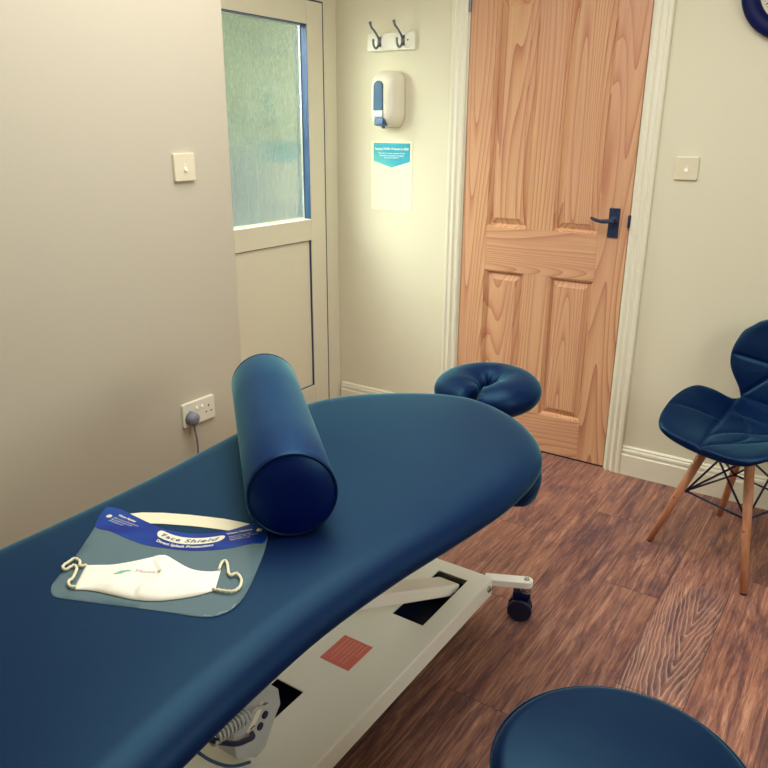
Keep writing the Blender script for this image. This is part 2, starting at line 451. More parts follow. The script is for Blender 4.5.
link('trim_4', bm, M['trim'], kind='structure')

# ---- timber door
door = bpy.data.objects.new('door_1', None); C.objects.link(door); door['kind'] = 'structure'
door.location = (D0, 0, 0)
W = D1 - D0
zb, zt = 0.008, DZ
TH = (0.0, 0.035)
def dpart(name, x0, x1, z0, z1, mat):
    bm = B(x0 - (x0 + x1) / 2, x1 - (x0 + x1) / 2, 0.0, 0.035, z0 - (z0 + z1) / 2, z1 - (z0 + z1) / 2)
    o = link(name, bm, mat, door, bevel=0.0012); o.location = ((x0 + x1) / 2, 0, (z0 + z1) / 2); return o
xa, xb, xc, xd = 0.122, 0.318, 0.437, 0.638
dpart('stile', 0, xa, zb, zt, M['pine_z']); dpart('stile', xd, W, zb, zt, M['pine_z'])
zr = [(zb, 0.190), (0.838, 1.035), (1.975, zt)]
for z0, z1 in zr: dpart('rail', xa, xd, z0, z1, M['pine_x'])
dpart('muntin', xb, xc, 0.190, 0.838, M['pine_z']); dpart('muntin', xb, xc, 1.035, 1.975, M['pine_z'])
def panel(x0, x1, z0, z1):
    cx, cz = (x0 + x1) / 2, (z0 + z1) / 2; hx, hz = (x1 - x0) / 2, (z1 - z0) / 2
    prof = [(0.0, 0.0), (0.002, 0.004), (0.006, 0.0045), (0.010, 0.012), (0.0145, 0.0175), (0.038, 0.0075), (0.040, 0.0045)]
    bm = new_bm(); rings = []
    for ins, y in prof:
        rings.append([bm.verts.new((sx * (hx - ins), y, sz * (hz - ins))) for sx, sz in ((-1, -1), (1, -1), (1, 1), (-1, 1))])
    for A, Bq in zip(rings, rings[1:]):
        for k in range(4): bm.faces.new((A[k], A[(k + 1) % 4], Bq[(k + 1) % 4], Bq[k]))
    bm.faces.new(rings[-1])
    # back face
    bk = [bm.verts.new((sx * hx, 0.03, sz * hz)) for sx, sz in ((-1, -1), (1, -1), (1, 1), (-1, 1))]
    for k in range(4): bm.faces.new((bk[k], bk[(k + 1) % 4], rings[0][(k + 1) % 4], rings[0][k]))
    bm.faces.new(bk[::-1])
    o = link('panel', bm, M['pine_z'], door); o.location = (cx, 0, cz)
panel(xa, xb, 0.190, 0.838); panel(xc, xd, 0.190, 0.838); panel(xa, xb, 1.035, 1.975); panel(xc, xd, 1.035, 1.975)
# lever handle on backplate
hp = link('handle_plate', B(0.678, 0.722, -0.007, -0.0003, 1.030, 1.150), M['iron'], door, bevel=0.002)
hx, hz = 0.700, 1.100
bm = T([(hx, -0.005, hz), (hx, -0.042, hz)], 0.011, seg=16)
tube(bm, spline([(hx + 0.012, -0.045, hz - 0.002), (hx - 0.005, -0.047, hz), (hx - 0.04, -0.050, hz - 0.002), (hx - 0.068, -0.050, hz + 0.004), (hx - 0.082, -0.045, hz + 0.009)], 5),
     [0.009] * 5 + [0.0085] * 5 + [0.007] * 5 + [0.006] * 6, seg=12, flat=1.0)
lathe(bm, [(0, 0.0), (0.019, 0.0), (0.019, 0.004), (0.014, 0.009), (0, 0.009)], 24, Matrix.Translation((hx, -0.007, hz)) @ RX90)
link('handle_lever', bm, M['iron'], hp, smooth=False, bevel=0.0008)
for zz in (1.040, 1.140):
    bm = new_bm(); lathe(bm, [(0, 0), (0.004, 0), (0.003, 0.002), (0, 0.0022)], 12, Matrix.Translation((hx, -0.007, zz)) @ RX90)
    link('plate_screw', bm, M['iron'], hp)
link('latch', B(W - 0.004, W + 0.006, -0.012, -0.001, 1.075, 1.125), M['iron'], door, bevel=0.002)
bm = T([(-0.004, -0.006, 1.925), (-0.004, -0.006, 2.0)], 0.006, seg=12); link('hinge', bm, M['zinc'], door)
bm = T([(-0.004, -0.006, 0.20), (-0.004, -0.006, 0.275)], 0.006, seg=12); link('hinge', bm, M['zinc'], door)
link('threshold_gap', B(0, W, 0.004, 0.03, 0.0005, 0.0075), M['dark'], door)

# ---- glazed door
gd = bpy.data.objects.new('door_2', None); C.objects.link(gd); gd['kind'] = 'structure'; gd.location = (0, 0, 0)
fx = 0.028
def frame_rect(y0, y1, z0, z1, iy0, iy1, iz0, iz1, x0, x1):
    bm = B(x0, x1, y0, iy0, z0, z1); box(bm, x0, x1, iy1, y1, z0, z1); box(bm, x0, x1, iy0, iy1, z0, iz0); box(bm, x0, x1, iy0, iy1, iz1, z1); return bm
link('door_frame', frame_rect(-1.110, -0.002, 0.0, 2.085, -1.000, -0.122, 0.035, 2.000, -0.05, 0.012), M['upvc'], gd, bevel=0.003)
link('frame_seal', frame_rect(-1.000, -0.122, 0.035, 2.0, -0.994, -0.1285, 0.041, 1.9935, -0.045, fx - 0.001), M['seam'], gd)
bm = new_bm()
y0, y1, z0, z1 = -0.994, -0.1285, 0.041, 1.9935
gy0, gy1 = -0.880, -0.242
box(bm, -0.018, fx, y0, gy0, z0, z1); box(bm, -0.018, fx, gy1, y1, z0, z1)
box(bm, -0.018, fx, gy0, gy1, z0, 0.178); box(bm, -0.018, fx, gy0, gy1, 0.930, 1.032); box(bm, -0.018, fx, gy0, gy1, 1.896, z1)
link('sash', bm, M['upvc'], gd, bevel=0.003)
# glazing bead round the panes
link('panel_seal', frame_rect(gy0, gy1, 0.178, 0.930, gy0 + 0.003, gy1 - 0.004, 0.180, 0.927, -0.015, fx - 0.006), M['seam'], gd)
link('lower_panel', B(-0.02, fx - 0.014, gy0 + 0.003, gy1 - 0.004, 0.180, 0.927), M['upvc'], gd)
bm = B(-0.012, fx - 0.002, gy1 - 0.0022, gy1, 1.032, 1.896); box(bm, -0.012, fx - 0.002, gy0, gy1 - 0.0022, 1.8935, 1.896); box(bm, -0.012, fx - 0.002, gy0, gy0 + 0.0022, 1.032, 1.8935)
link('glazing_gasket', bm, M['gasket'], gd)
link('spacer_bar', frame_rect(gy0 + 0.003, gy1 - 0.003, 1.0325, 1.893, gy0 + 0.007, gy1 - 0.0075, 1.038, 1.889, -0.016, -0.011), M['upvc'], gd)
link('glass_pane', B(-0.016, -0.0105, gy0 + 0.0075, gy1 - 0.0080, 1.0385, 1.8885), M['glass'], gd)

# ---- outside the glazed door
tag(link('paving', B(-6, -0.2, -4, 5, -0.10, -0.05), M['paving']), 'pale garden paving outside the glazed door', 'paving')['kind'] = 'structure'
bm = new_bm(); random.seed(3)
gxs = 40; gzs = 30
rows = []
for j in range(gzs + 1):
    r = []
    for i in range(gxs + 1):
        y = -2.5 + 7.0 * i / gxs; z = -0.05 + 3.1 * j / gzs
        x = -2.6 + 0.25 * (sin(y * 3.1 + z * 2) * 0.5 + sin(y * 7 + z * 5) * 0.25) + random.uniform(-0.05, 0.05) - 0.25 * (z / 3) ** 2
        r.append(bm.verts.new((x, y, z)))
    rows.append(r)
back = [[bm.verts.new((-3.6, v.co.y, v.co.z)) for v in r] for r in rows]
for j in range(gzs):
    for i in range(gxs):
        bm.faces.new((rows[j][i], rows[j][i + 1], rows[j + 1][i + 1], rows[j + 1][i]))
        bm.faces.new((back[j][i], back[j + 1][i], back[j + 1][i + 1], back[j][i + 1]))
for i in range(gxs):
    bm.faces.new((rows[-1][i], rows[-1][i + 1], back[-1][i + 1], back[-1][i])); bm.faces.new((rows[0][i], back[0][i], back[0][i + 1], rows[0][i + 1]))
for j in range(gzs):
    bm.faces.new((rows[j][0], rows[j + 1][0], back[j + 1][0], back[j][0])); bm.faces.new((rows[j][-1], back[j][-1], back[j + 1][-1], rows[j + 1][-1]))
tag(link('hedge', bm, M['hedge'], smooth=True), 'blurred pale green hedge seen through the obscured glass', 'hedge')
bm = new_bm(); yy = -2.0
while yy < 4.0:
    box(bm, -2.02, -2.0, yy, yy + 0.11, -0.05, 1.32); yy += 0.115
box(bm, -2.05, -2.021, -2.0, 4.0, 0.2, 0.3); box(bm, -2.05, -2.021, -2.0, 4.0, 1.1, 1.2)
tag(link('garden_fence', bm, M['fence']), 'blurred blue-grey fence low behind the obscured glass', 'fence')

# ================================================================== WALL FITTINGS
def rounded_plate(x0, x1, z0, z1, d, r=0.006):
    """plate on the back wall, front towards -y; local coords about centre"""
    out = []
    for (cx, cz, a0) in ((x1 - r, z1 - r, 0), (x0 + r, z1 - r, 90), (x0 + r, z0 + r, 180), (x1 - r, z0 + r, 270)):
        for k in range(5):
            a = radians(a0 + 22.5 * k); out.append((cx + r * cos(a), cz + r * sin(a)))
    bm = pad(out, [(0.0, 0.0), (0.0, d - 0.0025), (0.0008, d - 0.0008), (0.0028, d)])
    bmesh.ops.transform(bm, matrix=RX90, verts=bm.verts)   # (x, y->z, z->-y)
    return bm
def rocker(w=0.012, h=0.024, d0=0.0095):
    bm = new_bm()
    prof = [(-h / 2, d0), (-h / 2, d0 + 0.0055), (0.0, d0 + 0.001), (h / 2, d0 + 0.0008), (h / 2, d0)]
    a = [bm.verts.new((-w / 2, -d, z)) for z, d in prof]; b = [bm.verts.new((w / 2, -d, z)) for z, d in prof]
    n = len(prof); bm.faces.new(a); bm.faces.new(b[::-1])
    for i in range(n): bm.faces.new((a[i], a[(i + 1) % n], b[(i + 1) % n], b[i]))
    return bm
def light_switch(label, loc, rotz):
    t = thing('light_switch', label, 'light switch', loc, rotz, None)
    link('switch_plate', rounded_plate(-0.043, 0.043, -0.043, 0.043, 0.010), M['plastic_switch'], t)
    link('rocker', rocker(), M['plastic'], t)
    for s in (-1, 1):
        bm = new_bm(); lathe(bm, [(0, 0), (0.0025, 0), (0.002, 0.0006), (0, 0.0006)], 12, Matrix.Translation((s * 0.030, -0.010, 0)) @ RX90)
        link('cover_screw', bm, M['plastic'], t)
    return t
light_switch('cream square light switch to the right of the pine door', (1.6915, -0.0005, 1.3145), 0)
light_switch('cream square light switch on the left wall above the power socket', (XL + 0.0005, -1.4364, 1.3304), pi / 2)
# double socket
so = thing('power_socket', 'white double power socket low on the left wall, plug in its left outlet', 'power socket', (XL + 0.0005, -1.455, 0.510), pi / 2)
link('socket_plate', rounded_plate(-0.073, 0.073, -0.043, 0.043, 0.010), M['plastic'], so)
for s in (-1, 1):
    link('socket_switch', (lambda b: (bmesh.ops.translate(b, verts=b.verts, vec=(s * 0.012, 0, 0.022)), b)[1])(rocker(0.009, 0.016)), M['plastic'], so)
    bm = new_bm(); cx = s * 0.043
    box(bm, cx - 0.002, cx + 0.002, -0.0108, -0.0101, 0.006, 0.014)
    box(bm, cx - 0.0145, cx - 0.008, -0.0108, -0.0101, -0.013, -0.009); box(bm, cx + 0.008, cx + 0.0145, -0.0108, -0.0101, -0.013, -0.009)
    link('pin_holes', bm, M['hole'], so)
pg = thing('plug', 'grey plug with hanging cable in the left outlet of the wall socket', 'plug', (XL + 0.0118, -1.498, 0.498), pi / 2)
out = [(0.024 * cos(a) * (1 if sin(a) > 0 else 0.92), 0.024 * sin(a) * 1.0) for a in [2 * pi * k / 28 for k in range(28)]]
bm = pad(out, [(0.0, 0.0), (0.0, 0.016), (0.003, 0.024), (0.010, 0.030), (0.016, 0.031)]); bmesh.ops.transform(bm, matrix=RX90, verts=bm.verts)
link('plug_body', bm, M['plug'], pg, smooth=True)
link('cable', T(spline([(0, -0.014, -0.020), (0.002, -0.016, -0.045), (0.008, -0.016, -0.10), (0.006, -0.014, -0.22), (0.02, -0.012, -0.36), (0.06, -0.010, -0.480)], 6), 0.0036, seg=8), M['plug'], pg, smooth=True)

# coat hooks
ck = thing('coat_hook_rack', 'cream wooden board with two silver coat hooks on the wall', 'coat hooks', (0.333, -0.0005, 1.828))
link('board', rounded_plate(-0.130, 0.130, -0.038, 0.038, 0.018, 0.004), M['plastic'], ck)
bm = new_bm(); lathe(bm, [(0, 0), (0.004, 0), (0.003, 0.001), (0, 0.001)], 12, Matrix.Translation((0.093, -0.018, 0.002)) @ RX90)
link('fixing_screw', bm, M['hole'], ck)
for hx in (-0.060, 0.068):
    bm = T(spline([(hx, -0.021, 0.005), (hx, -0.034, 0.022), (hx, -0.060, 0.042), (hx, -0.084, 0.056), (hx, -0.094, 0.070)], 5), [0.0052] * 20 + [0.0058], seg=10)
    tube(bm, spline([(hx, -0.021, 0.012), (hx, -0.025, -0.006), (hx, -0.036, -0.024), (hx, -0.054, -0.028), (hx, -0.068, -0.014), (hx, -0.070, 0.002)], 5), 0.0050, seg=10)
    box(bm, hx - 0.009, hx + 0.009, -0.0215, -0.0181, -0.020, 0.022)
    bmesh.ops.create_uvsphere(bm, u_segments=12, v_segments=8, radius=0.0072, matrix=Matrix.Translation((hx, -0.094, 0.072)))
    bmesh.ops.create_uvsphere(bm, u_segments=12, v_segments=8, radius=0.0062, matrix=Matrix.Translation((hx, -0.070, 0.003)))
    link('hook', bm, M['zinc'], ck, smooth=True)

# soap dispenser
sd = thing('soap_dispenser', 'white wall soap dispenser with blue sight window under the coat hooks', 'soap dispenser', (0.333, -0.0005, 1.580))
def disp_shell():
    bm = new_bm(); nu, nv = 24, 26
    rings = []
    for j in range(nv + 1):
        q = j / nv; z = -0.122 + 0.244 * q
        # side profile: depth and width
        e = 2 * q - 1
        wd = 0.074 * (1 - abs(e) ** 7 * 0.42); dp = 0.106 * (1 - max(0, e) ** 5 * 0.5 - max(0, -e) ** 6 * 0.45)
        ring = []
        for i in range(nu + 1):
            a = pi * i / nu
            cx, cy = cos(a), sin(a)
            k = (abs(cx) ** 3.0 + abs(cy) ** 3.0) ** (-1 / 3.0)
            ring.append(bm.verts.new((wd * cx * k, -dp * cy * k, z)))
        rings.append(ring)
    for A, Bq in zip(rings, rings[1:]):
        for k in range(nu): bm.faces.new((A[k], A[k + 1], Bq[k + 1], Bq[k]))
    bm.faces.new(rings[0]); bm.faces.new(rings[-1][::-1])
    for A, Bq in zip(rings, rings[1:]): bm.faces.new((A[0], Bq[0], Bq[-1], A[-1]))
    return bm
link('housing', disp_shell(), M['plastic'], sd, smooth=True, auto=True)
def oval(cx, w, z0, z1, d0, d1, top=True):
    out = []
    r = w / 2
    for k in range(13):
        a = pi * k / 12; out.append((cx + r * cos(a), z1 - r + r * sin(a)))
    out += [(cx - r * 1.05, z0), (cx + r * 1.05, z0)]
    bm = pad(out, [(0, d0), (0, d1 - 0.002), (0.002, d1)]); bmesh.ops.transform(bm, matrix=RX90, verts=bm.verts); return bm
link('sight_window', oval(-0.006, 0.050, -0.048, 0.078, 0.085, 0.1105), M['bottle'], sd, bevel=0)
link('push_cap', B(-0.031, 0.021, -0.1115, -0.085, -0.080, -0.049), M['clear_cap'], sd, bevel=0.005)
bm = B(-0.030, 0.026, -0.108, -0.05, -0.116, -0.081)
link('push_lever', bm, M['bottle_blue'], sd, bevel=0.008)
link('nozzle', T([(0, -0.07, -0.11), (0, -0.07, -0.128)], 0.008, seg=12), M['bottle_blue'], sd)

# poster
po = thing('poster', 'white A4 notice with a teal header on the wall below the dispenser', 'poster', (0.2273 + 0.105, -0.0005, 1.3816 - 0.1485))
link('sheet', B(-0.105, 0.105, -0.0012, 0, -0.1485, 0.1485), M['paper'], po)
bm = slab([(-0.094, 0.139), (-0.094, 0.062), (0.0, 0.036), (0.094, 0.062), (0.094, 0.139)], 0.0013, 0.0017); bmesh.ops.transform(bm, matrix=RX90, verts=bm.verts)
link('header_band', bm, M['poster_header'], po)
F = lambda x, z, y=-0.0019: Matrix.Translation((x, y, z)) @ RX90
text('Staying COVID-19 Secure in 2020', 0.0125, M['paper'], po, F(-0.086, 0.111), width=0.172, bold=0.0003)
text('We confirm we have complied with the\ngovernment\u2019s guidance on managing\nthe risk of COVID-19', 0.0085, M['paper'], po, F(0, 0.094), align='CENTER')
text('FIVE STEPS TO SAFER\nWORKING TOGETHER', 0.0080, M['teal_print'], po, F(0, 0.023), align='CENTER')
for k, s in enumerate(['We have carried out a COVID-19 risk assessment', 'We have cleaning, handwashing and hygiene procedures', 'We have taken all reasonable steps to help people', 'We have taken all reasonable steps to keep distance', 'Where people cannot be 2m apart, we manage risk']):
    text(s, 0.0068, M['pale_print'], po, F(-0.080, -0.004 - 0.021 * k, -0.0014), width=0.150)

po.scale = (1.11, 1, 1.09); po.location.z += 0.002; po.location.x += 0.002
# wall clock
cl = thing('wall_clock', 'round wall clock with thick navy rim right of the door', 'clock', (1.972, -0.0005, 1.918))
bm = new_bm(); lathe(bm, [(0.113, 0.0), (0.171, 0.0), (0.171, 0.028), (0.163, 0.038), (0.145, 0.042), (0.124, 0.038), (0.114, 0.026), (0.113, 0.0)], 72, RX90)
link('rim', bm, M['dark_gloss'], cl, smooth=True, auto=True)
bm = new_bm(); lathe(bm, [(0, 0.004), (0.1135, 0.004), (0.1135, 0.012), (0, 0.012)], 64, RX90); link('dial', bm, M['clock_face'], cl)
bm = new_bm()
for k in range(60):
    a = 2 * pi * k / 60; r0 = 0.098 if k % 5 else 0.094
    box(bm, -0.0008 if k % 5 else -0.0016, 0.0008 if k % 5 else 0.0016, -0.0130, -0.0121, r0, 0.103, Matrix.Rotation(a, 4, 'Y'))
link('minute_marks', bm, M['print_navy'], cl)
for k in range(1, 13):
    a = 2 * pi * k / 12
    text(str(k), 0.030, M['print_navy'], cl, F(0.078 * sin(a), 0.078 * cos(a) - 0.0105, -0.0126), name='numeral', align='CENTER', bold=0.0006)
for nm, L, w, a in (('hour_hand', 0.05, 0.0035, 300), ('minute_hand', 0.078, 0.0025, 60)):
    bm = B(-w, w, -0.0155, -0.0140, -0.012, L); bmesh.ops.transform(bm, matrix=Matrix.Rotation(radians(a), 4, 'Y'), verts=bm.verts)
    link(nm, bm, M['dark'], cl)

# ================================================================== TREATMENT COUCH
TX = 1.410; YE = -1.208; ZT = 0.700; LI = 0.045
hs = [0, 0.012, 0.035, 0.075, 0.13, 0.20, 0.29, 0.41, 0.55, 0.73, 0.90, 1.10, 1.28, 1.45, 1.60, 1.72, 1.82, 1.90, 1.96, 1.99, 2.0]
hr = [0, 0.07, 0.125, 0.192, 0.254, 0.309, 0.351, 0.371, 0.372, 0.350, 0.325, 0.309, 0.314, 0.328, 0.350, 0.360, 0.340, 0.285, 0.19, 0.09, 0]
hl = [0, 0.07, 0.125, 0.192, 0.260, 0.323, 0.372, 0.397, 0.399, 0.384, 0.364, 0.354, 0.352, 0.354, 0.350, 0.358, 0.335, 0.28, 0.19, 0.09, 0]
def cx_at(s): return TX + 0.012 - 0.006 * s
right = [(cx_at(s) + w, YE - s) for s, w in zip(hs, hr)]
left = [(cx_at(s) - w, YE - s) for s, w in zip(hs, hl)]
couch_outline = spline(left + right[::-1][1:-1], 5, closed=True)        # ccw when seen from above
def couch_pad(outl, prof):
    """rings follow the outline; wide insets shrink towards the centre line instead of offsetting"""
    yc = YE - 1.0; bm = new_bm(); rings = []
    for ins, z in prof:
        r = []
        o1 = offset(outl, ins)
        for (x, y), (ox, oy) in zip(outl, o1):
            cxx = cx_at(YE - y)
            q = min(1, max(0, (ins - 0.03) / 0.04))
            sx_ = cxx + (x - cxx) * (1 - ins / 0.36); sy_ = yc + (y - yc) * (1 - ins / 1.0)
            r.append(bm.verts.new((ox * (1 - q) + sx_ * q, oy * (1 - q) + sy_ * q, z)))
        rings.append(r)
    n = len(outl)
    for A, Bq in zip(rings, rings[1:]):
        for k in range(n): bm.faces.new((A[k], A[(k + 1) % n], Bq[(k + 1) % n], Bq[k]))
    for ring, rev in ((rings[0], True), (rings[-1], False)):
        # strips across the couch, left to right
        m = (n) // 2
        for k in range(m):
            f = [ring[k], ring[(k + 1) % n], ring[(n - k - 1) % n], ring[(n - k) % n]]
            f2 = []
            for v_ in f:
                if v_ not in f2: f2.append(v_)
            if len(f2) >= 3:
                try: bm.faces.new(f2[::-1] if rev else f2)
                except ValueError: pass
    return bm
co = thing('treatment_couch', 'long navy vinyl treatment couch on a cream steel lifting base', 'treatment couch', (TX, -2.2, 0))
co_inv = Matrix.Translation((-TX, 2.2, 0))
def cpart(name, bm, mat, parent=None, **kw):
    bmesh.ops.transform(bm, matrix=co_inv, verts=bm.verts)
    return link(name, bm, mat, parent or co, **kw)
prof = [(0.08, 0.634), (0.045, 0.634), (0.016, 0.634), (0.006, 0.637), (0.001, 0.643), (0.0, 0.650)]
RW, RH = 0.078, 0.047
for k in range(1, 11):
    a = k / 10 * pi / 2; prof.append((RW * (1 - cos(a)), ZT - 0.003 - RH + RH * sin(a)))
prof += [(0.13, ZT - 0.0016), (0.17, ZT - 0.0006), (0.22, ZT), (0.30, ZT)]
cpart('top_cushion', couch_pad(couch_outline, prof), M['vinyl'], smooth=True)
# padded block under the head end, almost flush with the cushion above
hw = [(0.030, 0.10), (0.045, 0.15), (0.075, 0.195), (0.13, 0.260), (0.20, 0.310), (0.25, 0.338), (0.30, 0.354), (0.345, 0.352), (0.370, 0.334), (0.382, 0.29), (0.386, 0.15)]
lowo = [(cx_at(q_) - w_, YE - q_) for q_, w_ in hw] + [(cx_at(q_) + w_, YE - q_) for q_, w_ in hw[::-1]]
cpart('lower_cushion', pad(spline(lowo, 5, closed=True), [(0.05, 0.562), (0.018, 0.562), (0.008, 0.567), (0.004, 0.584), (0.0, 0.596), (0.0, 0.614), (0.005, 0.624), (0.014, 0.6335), (0.05, 0.6335)]), M['vinyl'], smooth=True)
cpart('under_board', couch_pad(couch_outline, [(0.14, 0.600), (0.13, 0.600), (0.13, 0.6335), (0.14, 0.6335)]), M['dark'])
cpart('top_frame', B(1.27, 1.55, -3.0, -1.65, 0.525, 0.5995), M['cream_metal'], bevel=0.003)
# face cushion
hp_parent = cpart('headrest_plate', slab([(1.36 + x, y) for x, y in ((0.06, -0.95), (0.13, -0.98), (0.13, -1.30), (0.06, -1.30))], 0.572, 0.582), M['cream_metal'], bevel=0.002)
cx, cy = 1.376, -1.000
pts = []; rad = []
NP = 64
for k in range(NP + 1):
    a = radians(-90 + 12) + (radians(360 - 14)) * k / NP
    px = cx + 0.098 * cos(a); py = cy + 0.104 * sin(a)
    pts.append((px, py, 0.636 + 0.004 * sin(a)))
    e = min(k, NP - k) / NP
    r = 0.076 * min(1.0, 0.72 + 2.4 * e) if e < 0.12 else 0.076
    rad.append(r if 0 < k < NP else r * 0.55)
bm = new_bm(); rings = []
SEG = 28
for i, (p, r) in enumerate(zip(pts, rad)):
    a = radians(-78) + radians(346) * i / NP
    rd = Vector((cos(a) * 0.104, sin(a) * 0.112, 0)).normalized()
    ring = []
    for s in range(SEG):
        b = 2 * pi * s / SEG
        inner = max(0.0, -cos(b))
        # gathered folds on the inner side near the closed end
        fold = 0.007 * inner * sin(a * 7.0 + 0.6) * max(0.0, sin(a) + 0.35) if sin(a) > -0.35 else 0
        q = Vector(p) + rd * (cos(b) * r * 1.02) + Vector((0, 0, sin(b) * (r * 0.74) )) + rd * fold + Vector((0, 0, fold * 0.6))
        ring.append(bm.verts.new(q))
    rings.append(ring)
for A, Bq in zip(rings, rings[1:]):
    for k in range(SEG): bm.faces.new((A[k], A[(k + 1) % SEG], Bq[(k + 1) % SEG], Bq[k]))
bm.faces.new(rings[0]); bm.faces.new(rings[-1][::-1])
cpart('face_cushion', bm, M['vinyl'], smooth=True)

# base channel with cut-outs
bx0, bx1, by0, by1 = 1.270, 1.568, -3.05, -1.298
zt0, zt1 = 0.145, 0.150
xs = [bx0, 1.320, 1.405, 1.412, 1.512, bx1]; ys = [by0, -2.30, -2.12, -2.005, -1.620, -1.355, by1]
bm = new_bm()
def cell_hole(i, j):
    if i == 3 and j == 4: return True
    if i == 1 and j == 2: return True
    return False
grid = {}
for z in (zt0, zt1):
    for i, x in enumerate(xs):
        for j, y in enumerate(ys): grid[i, j, z] = bm.verts.new((x, y, z))
for i in range(5):
    for j in range(6):
        if cell_hole(i, j): continue
        bm.faces.new([grid[a, b, zt1] for a, b in ((i, j), (i + 1, j), (i + 1, j + 1), (i, j + 1))])
        bm.faces.new([grid[a, b, zt0] for a, b in ((i, j), (i, j + 1), (i + 1, j + 1), (i + 1, j))])
for e in [e for e in bm.edges if len(e.link_faces) == 1]: pass
def wall_between(a, b):
    bm.faces.new((grid[a[0], a[1], zt0], grid[b[0], b[1], zt0], grid[b[0], b[1], zt1], grid[a[0], a[1], zt1]))
for i in range(5):
    for j in range(6):
        if cell_hole(i, j): continue
        for (a, b, ni, nj) in (((i, j), (i + 1, j), i, j - 1), ((i + 1, j), (i + 1, j + 1), i + 1, j), ((i, j + 1), (i + 1, j + 1), i, j + 1), ((i, j), (i, j + 1), i - 1, j)):
            if not (0 <= ni < 5 and 0 <= nj < 6) or cell_hole(ni, nj): wall_between(a, b)
bmesh.ops.remove_doubles(bm, verts=bm.verts, dist=1e-6)
zb0 = 0.088
box(bm, bx1 - 0.004, bx1, by0, by1, zb0, zt0); box(bm, bx0, bx0 + 0.004, by0, by1, zb0, zt0)
box(bm, bx0 + 0.004, bx1 - 0.004, by1 - 0.004, by1, zb0, zt0); box(bm, bx0 + 0.004, bx1 - 0.004, by0, by0 + 0.004, zb0, zt0)
base = cpart('base_channel', bm, M['cream_metal'], bevel=0.0025)
cpart('base_shade_sheet', B(bx0 + 0.004, bx1 - 0.004, by0 + 0.004, by1 - 0.004, zb0, zb0 + 0.004), M['dark'])  # dark sheet added to stand for the shade seen through the cut-outs
bm = new_bm(); lathe(bm, [(0, 0), (0.011, 0), (0.011, 0.004), (0.006, 0.007), (0, 0.007)], 16, Matrix.Translation((bx1, -1.322, 0.122)) @ Matrix.Rotation(pi / 2, 4, 'Y'))
cpart('end_bolt', bm, M['chrome'], base)
# sticker
st = cpart('warning_sticker', B(1.360, 1.452, -1.885, -1.775, 0.1502, 0.1508), M['red']); st['label'] = 'square red sticker'
lm = Matrix.Translation((-TX, 2.2, 0)) @ Matrix.Translation((1.366, -1.782, 0.1509)) @ Matrix.Rotation(-pi / 2, 4, 'Z')
bm = new_bm()
for k, w in enumerate((0.075, 0.095, 0.06, 0.09, 0.09, 0.05)):
    box(bm, 0.0, w, 0.010 + 0.012 * k, 0.013 + 0.012 * k, 0.0, 0.0003, lm)
bmesh.ops.transform(bm, matrix=Matrix.Translation((0, 0, 0)), verts=bm.verts)
link('sticker_print', bm, M['red_text'], st)
# lifting arms
def arm(name, x0, x1, p0, p1, h, mat=M['cream_metal']):
    (ya, za), (yb, zb_) = p0, p1
    L = math.hypot(yb - ya, zb_ - za); ang = math.atan2(zb_ - za, yb - ya)
    bm = B(x0, x1, 0, L, -h / 2, h / 2)
    bmesh.ops.transform(bm, matrix=Matrix.Translation((0, ya, za)) @ Matrix.Rotation(ang, 4, 'X'), verts=bm.verts)
    return cpart(name, bm, mat, bevel=0.006)
arm('lifting_arm', 1.424, 1.500, (-1.385, 0.128), (-2.16, 0.500), 0.036)
arm('lifting_arm', 1.340, 1.385, (-2.08, 0.140), (-2.75, 0.470), 0.040)
cpart('column', B(1.34, 1.50, -2.78, -2.62, 0.151, 0.524), M['cream_metal'], bevel=0.006)
# outrigger + caster at each corner
def outrigger(x0, y0, x1, y1):
    d = Vector((x1 - x0, y1 - y0, 0)); L = d.length; ang = math.atan2(d.y, d.x)
    Mx = Matrix.Translation((x0, y0, 0)) @ Matrix.Rotation(ang, 4, 'Z')
    out = [(0, -0.019), (L, -0.019)] + [(L + 0.019 * sin(a), -0.019 * cos(a)) for a in [pi * k / 8 for k in range(1, 8)]] + [(L, 0.019), (0, 0.019)]
    bm = slab(out, 0.119, 0.141); bmesh.ops.transform(bm, matrix=Mx, verts=bm.verts)
    ar = cpart('outrigger', bm, M['cream_metal'], bevel=0.002)
    bm = new_bm(); lathe(bm, [(0, 0.1405), (0.009, 0.1412), (0.009, 0.143), (0.006, 0.143), (0.006, 0.152), (0.003, 0.154), (0, 0.154)], 12, Matrix.Translation((x1, y1, 0)))
    cpart('stem_nut', bm, M['chrome'], ar)
    bm = new_bm(); lathe(bm, [(0, 0.100), (0.018, 0.100), (0.018, 0.105), (0.012, 0.106), (0.012, 0.110), (0.017, 0.111), (0.017, 0.116), (0.010, 0.117), (0.010, 0.1188), (0, 0.1188)], 20, Matrix.Translation((x1, y1, 0)))
    cw = cpart('caster', bm, M['chrome'], smooth=False)
    Cm = Matrix.Translation((x1 - 0.014, y1 - 0.006, 0.0375)) @ Matrix.Rotation(radians(20), 4, 'Z')
    bm = new_bm()
    for s in (-1, 1):
        lathe(bm, [(0, s * 0.006), (0.034, s * 0.006), (0.0375, s * 0.009), (0.0375, s * 0.019), (0.034, s * 0.022), (0, s * 0.022)], 28, Cm @ RX90)
    cpart('wheel', bm, M['rubber'], cw)
    bm = new_bm()
    box(bm, -0.022, 0.026, -0.005, 0.005, -0.01, 0.045, Cm)
    box(bm, -0.024, 0.030, -0.016, 0.016, 0.044, 0.062, Cm)
    cpart('fork', bm, M['dark_gloss'], cw, bevel=0.003)
outrigger(1.540, -1.290, 1.655, -1.236); outrigger(1.29, -1.285, 1.17, -1.215)
outrigger(1.545, -3.04, 1.65, -3.10); outrigger(1.29, -3.04, 1.18, -3.10)
